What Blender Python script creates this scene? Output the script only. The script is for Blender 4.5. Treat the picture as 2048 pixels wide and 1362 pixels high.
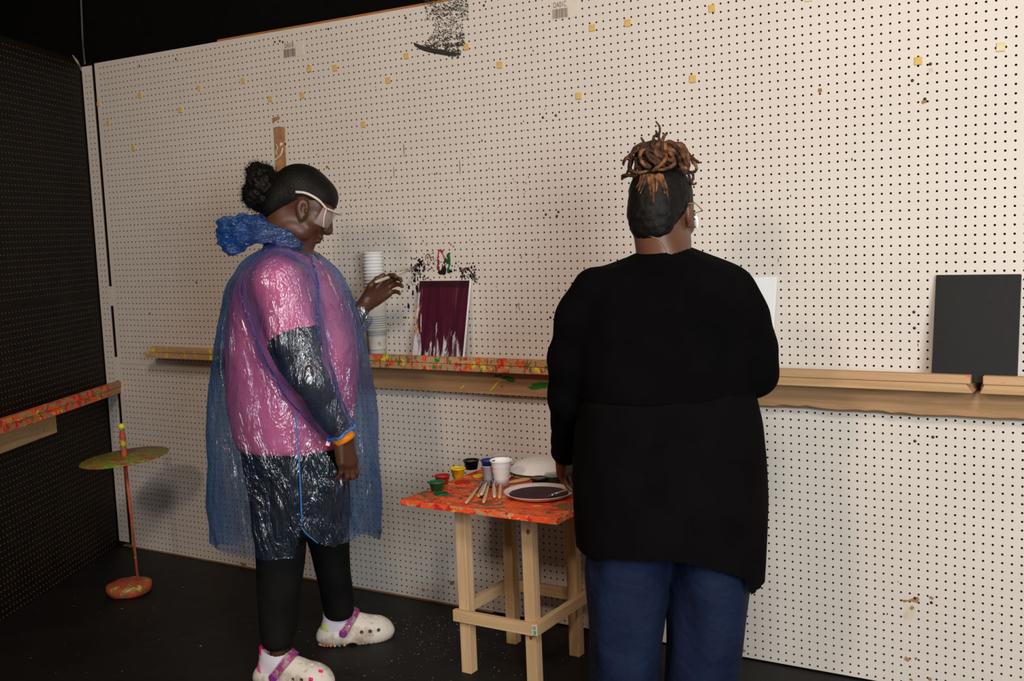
import bpy, bmesh, math, random
import numpy as np
from mathutils import Vector, Matrix, noise as mnoise
from mathutils.bvhtree import BVHTree

for o in list(bpy.data.objects): bpy.data.objects.remove(o)
SC = bpy.context.scene
C = SC.collection
PI = math.pi

# ---------------------------------------------------------------- camera
F_PX = 2160.32
CAM = Vector((3.0742, -3.2806, 1.4375))
TILT, ROLL, YAW = 0.104204, -0.0403076, -0.5570625
FW = Vector((math.sin(YAW)*math.cos(TILT), math.cos(YAW)*math.cos(TILT), -math.sin(TILT)))
RH = Vector((math.cos(YAW), -math.sin(YAW), 0))
HV = Vector((math.sin(YAW), math.cos(YAW), 0))
_U = RH.cross(FW)
R2 = RH*math.cos(ROLL) + _U*math.sin(ROLL)
U2 = R2.cross(FW)
cam_data = bpy.data.cameras.new('camera')
cam = bpy.data.objects.new('camera', cam_data); C.objects.link(cam)
M = Matrix((R2, U2, -FW)).transposed().to_4x4(); M.translation = CAM
cam.matrix_world = M
cam_data.sensor_width = 36.0
cam_data.lens = F_PX/2048*36
cam_data.clip_start = 0.05
SC.camera = cam

# ---------------------------------------------------------------- world, lights, exposure
SC.view_settings.view_transform = 'Standard'
SC.view_settings.look = 'None'
SC.view_settings.gamma = 1
SC.view_settings.use_curve_mapping = False
SC.view_settings.exposure = -0.06
world = bpy.data.worlds.new('world'); SC.world = world
world.use_nodes = True
world.node_tree.nodes['Background'].inputs[0].default_value = (1, 0.55, 0.22, 1)
world.node_tree.nodes['Background'].inputs[1].default_value = 0.16

def area(name, loc, target, size, power, color, size_y=None):
    d = bpy.data.lights.new(name, 'AREA'); d.energy = power; d.color = color
    d.shape = 'RECTANGLE' if size_y else 'SQUARE'; d.size = size
    if size_y: d.size_y = size_y
    o = bpy.data.objects.new(name, d); C.objects.link(o)
    o.location = loc
    o.rotation_euler = (Vector(target)-Vector(loc)).to_track_quat('-Z', 'Y').to_euler()
    return o
area('ceiling_lamp_right', (3.3, -3.6, 3.7), (1.8, 0, 1.1), 0.7, 86, (1.0, 0.90, 0.79))
area('ceiling_lamp_left', (1.75, -4.2, 2.75), (0.1, 0, 0.9), 0.35, 35, (1.0, 0.79, 0.63))
area('side_fill_right', (4.4, -3.2, 1.7), (2.6, 0, 1.0), 1.2, 112, (0.93, 1.0, 0.99))  # soft fill light added at the right, fitted to the wall brightness

# ---------------------------------------------------------------- pixel helpers (photo pixels to world points)
def ray(px, py): return FW + R2*((px-1024)/F_PX) - U2*((py-681)/F_PX)
def on_y(px, py, y=0.0):
    d = ray(px, py); return CAM + d*((y-CAM.y)/d.y)
def on_z(px, py, z=0.0):
    d = ray(px, py); return CAM + d*((z-CAM.z)/d.z)
def on_h(px, py, h):
    d = ray(px, py); return CAM + d*(h/d.dot(HV))

# ---------------------------------------------------------------- object helpers
def link(name, mesh, mats=None, parent=None):
    o = bpy.data.objects.new(name, mesh); C.objects.link(o)
    if mats is not None:
        for m in (mats if isinstance(mats, (list, tuple)) else [mats]): mesh.materials.append(m)
    if parent: o.parent = parent
    return o
def tag(o, label=None, cat=None, group=None, kind=None):
    if label: o['label'] = label
    if cat: o['category'] = cat
    if group: o['group'] = group
    if kind: o['kind'] = kind
    return o
def thing(name, loc=(0, 0, 0), rz=0, label=None, cat=None, group=None):
    o = bpy.data.objects.new(name, None); C.objects.link(o)
    o.empty_display_size = 0.1
    o.location = loc; o.rotation_euler = (0, 0, rz)
    return tag(o, label, cat, group)
def bm_obj(name, bm, mats, parent=None, smooth=False):
    me = bpy.data.meshes.new(name); bm.to_mesh(me); bm.free()
    if smooth: me.polygons.foreach_set('use_smooth', [True]*len(me.polygons))
    return link(name, me, mats, parent)
def np_mesh(name, v, f, smooth=True, matidx=None):
    me = bpy.data.meshes.new(name)
    v = np.asarray(v, np.float32); f = np.asarray(f, np.int32)
    nv, nf, k = len(v), len(f), f.shape[1]
    me.vertices.add(nv); me.vertices.foreach_set('co', v.ravel())
    me.loops.add(nf*k); me.loops.foreach_set('vertex_index', f.ravel())
    me.polygons.add(nf)
    me.polygons.foreach_set('loop_start', np.arange(nf, dtype=np.int32)*k)
    me.polygons.foreach_set('loop_total', np.full(nf, k, np.int32))
    if matidx is not None: me.polygons.foreach_set('material_index', np.asarray(matidx, np.int32))
    me.update(calc_edges=True)
    me.polygons.foreach_set('use_smooth', np.full(nf, smooth, bool))
    return me
def add_box(bm, x0, x1, y0, y1, z0, z1, bevel=0.0, mtx=None, mi=0):
    r = bmesh.ops.create_cube(bm, size=1.0)
    vs = r['verts']
    for v in vs:
        v.co = Vector((x0+(v.co.x+.5)*(x1-x0), y0+(v.co.y+.5)*(y1-y0), z0+(v.co.z+.5)*(z1-z0)))
    if bevel > 0:
        es = list({e for v in vs for e in v.link_edges})
        rb = bmesh.ops.bevel(bm, geom=es, offset=bevel, segments=2, affect='EDGES', profile=0.5)
        vs = [v for v in rb['verts']] + [v for v in vs if v.is_valid]
        vs = list({v for v in vs if v.is_valid})
    if mtx is not None:
        bmesh.ops.transform(bm, matrix=mtx, verts=vs)
    if mi:
        for f in {f for v in vs for f in v.link_faces}: f.material_index = mi
    return vs
def add_lathe(bm, prof, n=32, c=(0, 0, 0), mi=0, noise_amp=0):
    """prof: list of (r, z)"""
    rings = []
    for r, z in prof:
        if r < 1e-6: rings.append([bm.verts.new((c[0], c[1], c[2]+z))]); continue
        rings.append([bm.verts.new((c[0]+r*math.cos(2*PI*i/n), c[1]+r*math.sin(2*PI*i/n), c[2]+z)) for i in range(n)])
    for a, b in zip(rings, rings[1:]):
        for i in range(n):
            j = (i+1) % n
            if len(a) == 1 and len(b) == 1: continue
            if len(a) == 1: f = bm.faces.new((a[0], b[j], b[i]))
            elif len(b) == 1: f = bm.faces.new((a[i], a[j], b[0]))
            else: f = bm.faces.new((a[i], a[j], b[j], b[i]))
            f.material_index = mi; f.smooth = True
def add_tube(bm, pts, rad, n=8, mi=0, flat=1.0, caps=True):
    pts = [Vector(p) for p in pts]
    rads = rad if isinstance(rad, (list, tuple)) else [rad]*len(pts)
    rings = []
    t0 = (pts[1]-pts[0]).normalized()
    ref = Vector((0, 0, 1)) if abs(t0.z) < .9 else Vector((1, 0, 0))
    nrm = (ref - t0*ref.dot(t0)).normalized()
    for i, p in enumerate(pts):
        t = (pts[min(i+1, len(pts)-1)]-pts[max(i-1, 0)])
        t = t.normalized() if t.length > 1e-9 else t0
        nrm = (nrm - t*nrm.dot(t))
        nrm = nrm.normalized() if nrm.length > 1e-6 else t.orthogonal().normalized()
        b = t.cross(nrm)
        rings.append([bm.verts.new(p + (nrm*math.cos(2*PI*k/n)*flat + b*math.sin(2*PI*k/n))*rads[i]) for k in range(n)])
    for a, b in zip(rings, rings[1:]):
        for k in range(n):
            f = bm.faces.new((a[k], a[(k+1) % n], b[(k+1) % n], b[k])); f.material_index = mi; f.smooth = True
    if caps:
        for rg, fl in ((rings[0], True), (rings[-1], False)):
            f = bm.faces.new(rg[::-1] if fl else rg); f.material_index = mi
def curve_pts(ctrl, n=24):
    """Catmull-Rom through control points"""
    P = [Vector(p) for p in ctrl]
    if len(P) < 3:
        return [P[0].lerp(P[-1], i/n) for i in range(n+1)]
    P = [P[0]*2-P[1]] + P + [P[-1]*2-P[-2]]
    out = []; segs = len(P)-3
    for s in range(segs):
        m = max(2, n//segs)
        for i in range(m):
            t = i/m; a, b, c, d = P[s:s+4]
            out.append(.5*((2*b)+(c-a)*t+(2*a-5*b+4*c-d)*t*t+(3*b-a-3*c+d)*t**3))
    out.append(P[-2]); return out

# ---------------------------------------------------------------- materials
def srgb(r, g, b):
    f = lambda c: (c/255/12.92) if c/255 <= .04045 else ((c/255+.055)/1.055)**2.4
    return (f(r), f(g), f(b), 1)
class NT:
    def __init__(s, name, rough=.6, spec=.3):
        s.m = bpy.data.materials.new(name); s.m.use_nodes = True
        s.t = s.m.node_tree; s.b = s.t.nodes['Principled BSDF']
        s.b.inputs['Roughness'].default_value = rough
        s.b.inputs['Specular IOR Level'].default_value = spec
        s.co = None
    def n(s, t, **kw):
        nd = s.t.nodes.new(t)
        for k, v in kw.items(): setattr(nd, k, v)
        return nd
    def l(s, a, b): s.t.links.new(a, b)
    def coord(s, scale=(1, 1, 1), loc=(0, 0, 0), rot=(0, 0, 0)):
        if s.co is None: s.co = s.n('ShaderNodeTexCoord')
        mp = s.n('ShaderNodeMapping'); s.l(s.co.outputs['Object'], mp.inputs[0])
        mp.inputs['Scale'].default_value = scale; mp.inputs['Location'].default_value = loc
        mp.inputs['Rotation'].default_value = rot
        return mp.outputs[0]
    def noise(s, scale=5, detail=4, rough=.5, vec=None, dist=0):
        nd = s.n('ShaderNodeTexNoise'); nd.inputs['Scale'].default_value = scale
        nd.inputs['Detail'].default_value = detail; nd.inputs['Roughness'].default_value = rough
        nd.inputs['Distortion'].default_value = dist
        s.l(vec if vec is not None else s.coord(), nd.inputs['Vector'])
        return nd.outputs['Fac']
    def ramp(s, fac, stops, const=False):
        r = s.n('ShaderNodeValToRGB'); el = r.color_ramp.elements
        if const: r.color_ramp.interpolation = 'CONSTANT'
        el[0].position, el[0].color = stops[0]
        el[1].position, el[1].color = stops[-1]
        for p, c in stops[1:-1]:
            e = el.new(p); e.color = c
        s.l(fac, r.inputs[0]); return r.outputs[0]
    def step(s, fac, lo, hi):
        r = s.n('ShaderNodeMapRange', interpolation_type='SMOOTHSTEP')
        r.inputs['From Min'].default_value = lo; r.inputs['From Max'].default_value = hi
        s.l(fac, r.inputs['Value']); return r.outputs[0]
    def math(s, op, a, b=None):
        m = s.n('ShaderNodeMath', operation=op)
        for i, x in enumerate((a, b)):
            if x is None: continue
            if isinstance(x, (int, float)): m.inputs[i].default_value = x
            else: s.l(x, m.inputs[i])
        return m.outputs[0]
    def axis(s, k, vec=None):
        sp = s.n('ShaderNodeSeparateXYZ'); s.l(vec if vec is not None else s.coord(), sp.inputs[0])
        return sp.outputs[k]
    def mix(s, fac, a, b):
        m = s.n('ShaderNodeMix', data_type='RGBA')
        for sock, x in ((m.inputs[0], fac), (m.inputs[6], a), (m.inputs[7], b)):
            if isinstance(x, (int, float, tuple)): sock.default_value = x
            else: s.l(x, sock)
        return m.outputs[2]
    def col(s, x):
        if isinstance(x, tuple): s.b.inputs['Base Color'].default_value = x
        else: s.l(x, s.b.inputs['Base Color'])
        return s
    def bump(s, h, strength=.2, dist=.002):
        b = s.n('ShaderNodeBump'); b.inputs['Strength'].default_value = strength
        b.inputs['Distance'].default_value = dist
        s.l(h, b.inputs['Height']); s.l(b.outputs[0], s.b.inputs['Normal']); return b
def simple(name, col, rough=.6, spec=.3, var=.12, scale=30, bump=0, metal=0):
    m = NT(name, rough, spec)
    a = tuple(c*(1-var) for c in col[:3])+(1,); b = tuple(min(1, c*(1+var)) for c in col[:3])+(1,)
    f = m.noise(scale, 4)
    m.col(m.ramp(f, [(.3, a), (.7, b)]))
    if bump: m.bump(f, bump)
    m.b.inputs['Metallic'].default_value = metal
    return m.m
def wood(name, c1, c2, axis=0, splats=(), rough=.65, seed=0):
    """pale timber with grain along axis; splats: (colour, scale vector, threshold, mask axis, lo, hi)"""
    m = NT(name, rough, .25)
    sc = [28, 28, 28]; sc[axis] = 1.6
    g = m.noise(1.0, 6, .6, m.coord(tuple(sc), (seed, seed*1.7, seed*.3)), .6)
    base = m.ramp(g, [(.3, c1), (.52, c2), (.7, c1)])
    sc2 = [7, 7, 7]; sc2[axis] = 5
    k = m.noise(1.0, 1, .5, m.coord(tuple(sc2), (seed+3, seed, 1)))
    base = m.mix(m.step(k, .74, .8), base, tuple(c*.35 for c in c2[:3])+(1,))
    for i, (col, s, th, ax, lo, hi) in enumerate(splats):
        f = m.step(m.noise(1.0, 3, .6, m.coord(s, (i*3.1+seed, i*1.3, i*7.7)), .4), th, th+.015)
        if ax is not None:
            x = m.axis(ax)
            f = m.math('MULTIPLY', f, m.math('MULTIPLY', m.step(x, lo, lo+.12), m.step(x, hi, hi-.12)))
        base = m.mix(f, base, col)
    m.col(base); m.bump(g, .25, .001)
    return m.m

# ---------------------------------------------------------------- signed-distance modelling
class SDF:
    def __init__(s, lo, hi, res):
        s.lo = np.array(lo, float); s.res = res
        n = np.ceil((np.array(hi)-s.lo)/res).astype(int)+1
        s.g = [(s.lo[i]+res*np.arange(n[i])).astype(np.float32) for i in range(3)]
        s.a = np.full(tuple(n), .3, np.float32)
    def box(s, lo, hi):
        sl = []
        for i in range(3):
            a = int(np.floor((lo[i]-s.lo[i])/s.res)); b = int(np.ceil((hi[i]-s.lo[i])/s.res))+1
            a = max(0, min(a, s.a.shape[i])); b = max(a, min(b, s.a.shape[i])); sl.append(slice(a, b))
        sl = tuple(sl)
        return sl, s.g[0][sl[0]][:, None, None], s.g[1][sl[1]][None, :, None], s.g[2][sl[2]][None, None, :]
    def put(s, sl, d, k, sub=False):
        a = s.a[sl]
        if sub:
            d = -d
            if k > 0:
                h = np.maximum(k-np.abs(a-d), 0)/k; s.a[sl] = np.maximum(a, d)+h*h*k*.25
            else: s.a[sl] = np.maximum(a, d)
        elif k > 0:
            h = np.maximum(k-np.abs(a-d), 0)/k; s.a[sl] = np.minimum(a, d)-h*h*k*.25
        else: s.a[sl] = np.minimum(a, d)
    def cone(s, p0, p1, r0, r1=None, k=.02, sub=False):
        r1 = r0 if r1 is None else r1
        p0 = np.array(p0, float); p1 = np.array(p1, float); m = max(r0, r1)+k+3*s.res
        sl, X, Y, Z = s.box(np.minimum(p0, p1)-m, np.maximum(p0, p1)+m)
        if min(X.size, Y.size, Z.size) == 0: return s
        d = p1-p0; L = max(d@d, 1e-12)
        x, y, z = X-p0[0], Y-p0[1], Z-p0[2]
        t = np.clip((x*d[0]+y*d[1]+z*d[2])/L, 0, 1)
        q = np.sqrt((x-t*d[0])**2+(y-t*d[1])**2+(z-t*d[2])**2)-(r0+t*(r1-r0))
        s.put(sl, q, k, sub); return s
    def chain(s, pts, rads, k=.02, k2=.01):
        for i in range(len(pts)-1): s.cone(pts[i], pts[i+1], rads[i], rads[i+1], k if i == 0 else k2)
        return s
    def ell(s, c, r, R=None, k=.02, sub=False):
        c = np.array(c, float); r = np.array(r, float); m = r.max()+k+3*s.res
        sl, X, Y, Z = s.box(c-m, c+m)
        if min(X.size, Y.size, Z.size) == 0: return s
        x, y, z = X-c[0], Y-c[1], Z-c[2]
        if R is not None:
            R = np.array(R, float)
            x, y, z = (x*R[0, 0]+y*R[1, 0]+z*R[2, 0], x*R[0, 1]+y*R[1, 1]+z*R[2, 1], x*R[0, 2]+y*R[1, 2]+z*R[2, 2])
        k0 = np.sqrt((x/r[0])**2+(y/r[1])**2+(z/r[2])**2)
        k1 = np.sqrt((x/r[0]**2)**2+(y/r[1]**2)**2+(z/r[2]**2)**2)+1e-9
        s.put(sl, np.where(k0 < 1e-4, -r.min(), k0*(k0-1)/k1), k, sub); return s
    def loft(s, rows, k=.02, e=2.0, sm=5):
        """rows (z, cx, cy, a, b) : stack of (super)ellipses"""
        R = np.array(sorted(rows), float)
        m = .05+k
        lo = [(R[:, 1]-R[:, 3]).min()-m, (R[:, 2]-R[:, 4]).min()-m, R[0, 0]-m]
        hi = [(R[:, 1]+R[:, 3]).max()+m, (R[:, 2]+R[:, 4]).max()+m, R[-1, 0]+m]
        sl, X, Y, Z = s.box(lo, hi)
        z = Z.ravel(); zz = np.clip(z, R[0, 0], R[-1, 0])
        def ip(c):
            v = np.interp(zz, R[:, 0], R[:, c])
            if sm > 1 and len(v) > 2*sm:
                vp = np.pad(v, sm, mode='edge'); ker = np.hanning(2*sm+3)[1:-1]; ker /= ker.sum()
                v = np.convolve(vp, ker, 'valid')[:len(z)]
            return v.astype(np.float32)[None, None, :]
        cx, cy, a, b = ip(1), ip(2), ip(3), ip(4)
        q = (np.abs((X-cx)/a)**e+np.abs((Y-cy)/b)**e)**(1/e)
        d = (q-1)*np.minimum(a, b)*np.where(q < 1, 1, .9)
        cap = np.maximum(R[0, 0]-Z, Z-R[-1, 0])
        kk = .03; h = np.maximum(kk-np.abs(d-cap), 0)/kk
        d = np.maximum(d, cap)+h*h*kk*.25
        s.put(sl, d, k); return s
    def mesh(s):
        a = s.a; n = np.array(a.shape); ins = a < 0
        c = [ins[i:n[0]-1+i, j:n[1]-1+j, k:n[2]-1+k] for i in (0, 1) for j in (0, 1) for k in (0, 1)]
        any_ = c[0].copy(); all_ = c[0].copy()
        for q in c[1:]: any_ |= q; all_ &= q
        act = any_ & ~all_
        I = np.argwhere(act); idx = np.full(act.shape, -1, np.int32); idx[tuple(I.T)] = np.arange(len(I))
        cnr = {}
        for i in (0, 1):
            for j in (0, 1):
                for k in (0, 1): cnr[i, j, k] = a[I[:, 0]+i, I[:, 1]+j, I[:, 2]+k]
        acc = np.zeros((len(I), 3)); cnt = np.zeros(len(I))
        for ax in range(3):
            for p in (0, 1):
                for q in (0, 1):
                    o = [p, q]; o.insert(ax, 0); o2 = list(o); o2[ax] = 1
                    A, B = cnr[tuple(o)], cnr[tuple(o2)]
                    x = (A < 0) != (B < 0)
                    t = np.where(x, A/np.where(A-B == 0, 1, A-B), 0)
                    pos = np.tile(np.array(o, float), (len(I), 1)); pos[:, ax] = t
                    acc[x] += pos[x]; cnt[x] += 1
        v = s.lo+s.res*(I+acc/cnt[:, None])
        quads = []
        for ax in range(3):
            b1, b2 = [(1, 2), (2, 0), (0, 1)][ax]
            s0 = [slice(1, None)]*3; s1 = [slice(1, None)]*3
            s0 = [slice(1, -1)]*3; s1 = [slice(1, -1)]*3
            s0[ax] = slice(0, -1); s1[ax] = slice(1, None)
            A = ins[tuple(s0)]; B = ins[tuple(s1)]
            for flip, m in ((False, A & ~B), (True, ~A & B)):
                e = np.argwhere(m)
                if not len(e): continue
                off = np.ones(3, int); off[ax] = 0
                e = e+off
                def at(d1, d2):
                    w = e.copy(); w[:, b1] -= d1; w[:, b2] -= d2
                    return idx[w[:, 0], w[:, 1], w[:, 2]]
                q = np.stack([at(1, 1), at(0, 1), at(0, 0), at(1, 0)], 1)
                quads.append(q[:, ::-1] if flip else q)
        return v, np.concatenate(quads)
def relax(v, f, it=2, w=.5):
    e = np.concatenate([f[:, [i, (i+1) % f.shape[1]]] for i in range(f.shape[1])])
    n = len(v); cnt = np.bincount(e.ravel(), minlength=n).astype(float); cnt[cnt == 0] = 1
    for _ in range(it):
        nv = np.empty_like(v)
        for c in range(3):
            nv[:, c] = (np.bincount(e[:, 0], v[e[:, 1], c], n)+np.bincount(e[:, 1], v[e[:, 0], c], n))/cnt
        v = v+(nv-v)*w
    return v
def vnormals(v, f):
    fn = np.cross(v[f[:, 2]]-v[f[:, 0]], v[f[:, 3]]-v[f[:, 1]])
    n = np.zeros_like(v)
    for i in range(4):
        for c in range(3): n[:, c] += np.bincount(f[:, i], fn[:, c], len(v))
    return n/(np.linalg.norm(n, axis=1, keepdims=True)+1e-12)
def keep(v, f, mask):
    f = f[mask]; u = np.unique(f); mp = np.full(len(v), -1); mp[u] = np.arange(len(u))
    return v[u], mp[f]
def waves(v, freq, amp, seed=0, n=6):
    """sum of random sine waves, freq = (fx,fy,fz)"""
    rs = np.random.RandomState(seed); out = np.zeros(len(v))
    for i in range(n):
        w = rs.uniform(-1, 1, 3)*np.array(freq)*2*PI; out += np.sin(v@w+rs.uniform(0, 6.28))
    return out*amp/math.sqrt(n)
def sdf_obj(name, sdf, mats, parent, cut=None, rel=2, matfn=None, disp=None):
    v, f = sdf.mesh()
    v = relax(v, f, rel)
    if disp is not None: v = v+vnormals(v, f)*disp(v)[:, None]
    if cut is not None: v, f = keep(v, f, cut(v[f].mean(1)))
    mi = None
    if matfn is not None: mi = matfn(v[f].mean(1))
    return link(name, np_mesh(name, v, f, True, mi), mats, parent)

# ================================================================ ROOM
IN = .0254
H_WALL = 2.2527
m_white = NT('white_pegboard_paint', .5, .3)
_f = m_white.noise(2.5, 5, .6)
_c = m_white.ramp(_f, [(.3, (.64, .585, .54, 1)), (.7, (.69, .635, .59, 1))])
_g = m_white.step(m_white.noise(22, 6, .7), .67, .74)
_c = m_white.mix(m_white.math('MULTIPLY', _g, .25), _c, (.42, .34, .29, 1))
m_white.col(_c); m_white.bump(m_white.noise(160, 3), .05, .001)
m_white = m_white.m
m_hole = simple('raw_hardboard', (.10, .055, .03, 1), .9, .1)
m_board = simple('torn_hardboard', (.36, .19, .09, 1), .9, .1, .3, 40)
m_blackwall = simple('black_pegboard_paint', (.0058, .0042, .0034, 1), .6, .15, .4, 8)
m_hole_l = simple('raw_hardboard_edge', (.16, .075, .03, 1), .8, .2)
m_backing = simple('dark_backing', (.02, .014, .010, 1), .9, .1)
m_floor = NT('black_floor_sheet', .55, .25)
_n = m_floor.noise(3, 5)
m_floor.col(m_floor.ramp(_n, [(.3, (.0035, .003, .003, 1)), (.7, (.008, .007, .0065, 1))]))
m_floor.bump(m_floor.noise(2.2, 4, .6), .5, .02)
m_floor = m_floor.m
m_curtain = simple('black_drape', (.004, .004, .004, 1), .95, .05)

def panel(name, x0, x1, z0, z1, cols, rows, mats, parent, rr=.0035, th=.006, n=8):
    """perforated board in the xz plane, front at y=0 facing -y"""
    h = IN/2
    cols = np.array(cols); rows = np.array(rows)
    ax0, ax1, az0, az1 = cols[0]-h, cols[-1]+h, rows[0]-h, rows[-1]+h
    ang = np.arange(n)*2*PI/n
    ox = np.array([1, 1, 0, -1, -1, -1, 0, 1])*h; oz = np.array([0, 1, 1, 1, 0, -1, -1, -1])*h
    cell = np.zeros((24, 3))
    cell[:8, 0], cell[:8, 2] = ox, oz
    cell[8:16, 0], cell[8:16, 2] = rr*np.cos(ang), rr*np.sin(ang)
    cell[16:] = cell[8:16]; cell[16:, 1] = th
    fc = []
    mi = []
    for i in range(8):
        j = (i+1) % 8
        fc.append((i, j, 8+j, 8+i)); mi.append(0)
        fc.append((8+i, 8+j, 16+j, 16+i)); mi.append(1)
    fc = np.array(fc)
    gx, gz = np.meshgrid(cols, rows); ctr = np.stack([gx.ravel(), np.zeros(gx.size), gz.ravel()], 1)
    v = (ctr[:, None, :]+cell[None]).reshape(-1, 3)
    f = (fc[None]+24*np.arange(len(ctr))[:, None, None]).reshape(-1, 4)
    mi = np.tile(mi, len(ctr))
    ex_v, ex_f = [], []
    def quad(p):
        b = len(v)+len(ex_v); ex_v.extend(p); ex_f.append((b, b+1, b+2, b+3))
    def rect(a0, a1, b0, b1):
        if a1-a0 > 1e-5 and b1-b0 > 1e-5: quad([(a0, 0, b0), (a1, 0, b0), (a1, 0, b1), (a0, 0, b1)])
    rect(x0, ax0, z0, z1); rect(ax1, x1, z0, z1); rect(ax0, ax1, z0, az0); rect(ax0, ax1, az1, z1)
    quad([(x0, 0, z0), (x0, 0, z1), (x0, th, z1), (x0, th, z0)])
    quad([(x1, 0, z1), (x1, 0, z0), (x1, th, z0), (x1, th, z1)])
    quad([(x0, 0, z1), (x1, 0, z1), (x1, th, z1), (x0, th, z1)])
    quad([(x0, 0, z0), (x0, th, z0), (x1, th, z0), (x1, 0, z0)])
    nb = len(ex_f)
    v = np.concatenate([v, np.array(ex_v)]); f = np.concatenate([f, np.array(ex_f)])
    mi = np.concatenate([mi, [0]*(nb-4), [1]*4])
    return link(name, np_mesh(name, v, f, False, mi), mats, parent)

bm = bmesh.new(); add_box(bm, -1.3, 3.75, .028, .06, 0, H_WALL-.01)
wall_back = bm_obj('wall_back', bm, m_backing)
tag(wall_back, kind='structure')
ROWS = (.73+np.arange(0, 88))*IN
def cgrid(t0, t1): return (np.arange(t0, t1)+.5)*IN
WM = [m_white, m_hole]
zs = .88
lo = ROWS[ROWS < zs-.012]; hi = ROWS[ROWS > zs+.012]
S0, S1, S2, S3 = 0, 48*IN, 96*IN, 144*IN
g_ = .0006
panel('pegboard_panel', -1.141, S0-g_, zs, H_WALL, cgrid(-44, 0), hi, WM, wall_back)
panel('pegboard_panel', S0+g_, S1-g_, zs, H_WALL, cgrid(0, 48), hi, WM, wall_back)
panel('pegboard_panel', S1+g_, S2-g_, zs, H_WALL+.004, cgrid(48, 96), hi, WM, wall_back)
panel('pegboard_panel', S2+g_, S3-g_, zs, H_WALL, cgrid(96, 144), hi, WM, wall_back)
panel('pegboard_panel', -1.141, 30*IN-g_, .006, zs-.001, cgrid(-44, 30), lo, WM, wall_back)
panel('pegboard_panel', 30*IN+g_, S2-g_, .006, zs-.001, cgrid(30, 96), lo, WM, wall_back)
panel('pegboard_panel', S2+g_, S3-g_, .006, zs-.001, cgrid(96, 144), lo, WM, wall_back)
# narrow corner strip with two columns of holes
panel('pegboard_strip', -1.232, -1.160, .02, H_WALL-.006, cgrid(-48, -46), ROWS[1:87], WM, wall_back)
bm = bmesh.new(); add_box(bm, -1.160, -1.141, .004, .026, .02, H_WALL-.02)
bm_obj('black_gap_strip', bm, m_curtain, wall_back)
# filled lower part of the gap (white paint over the joint)
bm = bmesh.new(); add_box(bm, -1.160, -1.139, -.0005, .003, .80, .91)
add_box(bm, -1.160, -1.139, -.0005, .003, 1.15, 1.24)
bm_obj('painted_joint', bm, m_white, wall_back)
# raw timber edge showing along the bottom and the top of the boards
m_rawedge = wood('raw_edge_timber', (.30, .17, .08, 1), (.20, .10, .045, 1), 0)
bm = bmesh.new(); add_box(bm, -1.2, .9, -.004, .026, 0, .006)
bm_obj('bottom_batten', bm, m_rawedge, wall_back)
m_edge = simple('orange_raw_edge', (.42, .16, .05, 1), .8, .1)
bm = bmesh.new(); add_box(bm, -.35, 1.2, -.001, .02, H_WALL+.0005, H_WALL+.008)
bm_obj('top_edge_batten', bm, m_edge, wall_back)

# left wall : black boards meeting the back wall at an acute corner
LW_O = Vector((-1.236, .0, 0)); LW_D = Vector((.45, -.893, 0)).normalized(); LW_N = Vector((.893, .45, 0)).normalized()
# local x runs toward the corner so that the front (-y) faces the room
rz = math.atan2(-LW_D.y, -LW_D.x)
LM = [m_blackwall, m_hole_l]
bm = bmesh.new(); add_box(bm, -3.0, .02, .02, .05, 0, 2.27)
wall_left = bm_obj('wall_left', bm, m_backing)
wall_left.location = LW_O; wall_left.rotation_euler = (0, 0, rz); tag(wall_left, kind='structure')
LR = (.5+np.arange(0, 89))*IN
for a, b in ((-48, 0), (-96, -48), (-117, -96)):
    for z0, z1, rs in ((0.004, 1.2, LR[LR < 1.185]), (1.2, 2.28, LR[(LR > 1.215) & (LR < 2.27)])):
        panel('black_pegboard_panel', a*IN+.0005, b*IN-.0005-(.012 if b == 0 else 0), z0, z1-.001, cgrid(a+1, b-1), rs, LM, wall_left)
# torn pale flap at the top of the black board
bm = bmesh.new()
p = [(-.075, 2.29), (-.03, 2.272), (.0, 2.23), (-.012, 2.25), (-.04, 2.262)]
vs = [bm.verts.new((x, -.004, z)) for x, z in p]; vb = [bm.verts.new((x, .0, z)) for x, z in p]
bm.faces.new(vs); bm.faces.new(vb[::-1])
for i in range(5): bm.faces.new((vs[i], vb[i], vb[(i+1) % 5], vs[(i+1) % 5]))
bm_obj('torn_board_edge', bm, simple('torn_pale_edge', (.5, .42, .36, 1), .9, .1), wall_left)

# floor, ceiling, black drapes behind the boards
def grid_plane(name, x0, x1, y0, y1, z, mat, n=2):
    bm = bmesh.new(); add_box(bm, x0, x1, y0, y1, z-.05, z); o = bm_obj(name, bm, mat); return tag(o, kind='structure')
grid_plane('floor', -3, 4.5, -5, .3, 0, m_floor)
grid_plane('ceiling', -3, 4.5, -1.2, 2.2, 3.7, m_curtain)
bm = bmesh.new(); add_box(bm, -2.9, 4.5, .25, .3, 0, 3.6); tag(bm_obj('wall_rear', bm, m_curtain), kind='structure')
bm = bmesh.new(); add_box(bm, -3.0, -2.9, -5, .3, 0, 3.6); tag(bm_obj('wall_far_left', bm, m_curtain), kind='structure')
# pale seam hanging above the corner
top = on_y(161, -30, .2); mid = on_y(165, 70, .2); bot = on_y(170, 128, .02)
bm = bmesh.new(); add_tube(bm, curve_pts([top, mid, on_y(167, 100, .1), bot], 16), [.005]*5+[.006]*14, 6) if False else add_tube(bm, curve_pts([top, mid, on_y(167, 100, .1), bot], 16), .0045, 6)
tag(bm_obj('hanging_cord', bm, simple('grey_cord', (.10, .11, .12, 1), .8, .1), None, True),
    'thin grey cord hanging down above the corner where the black and white boards meet', 'cord')

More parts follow.
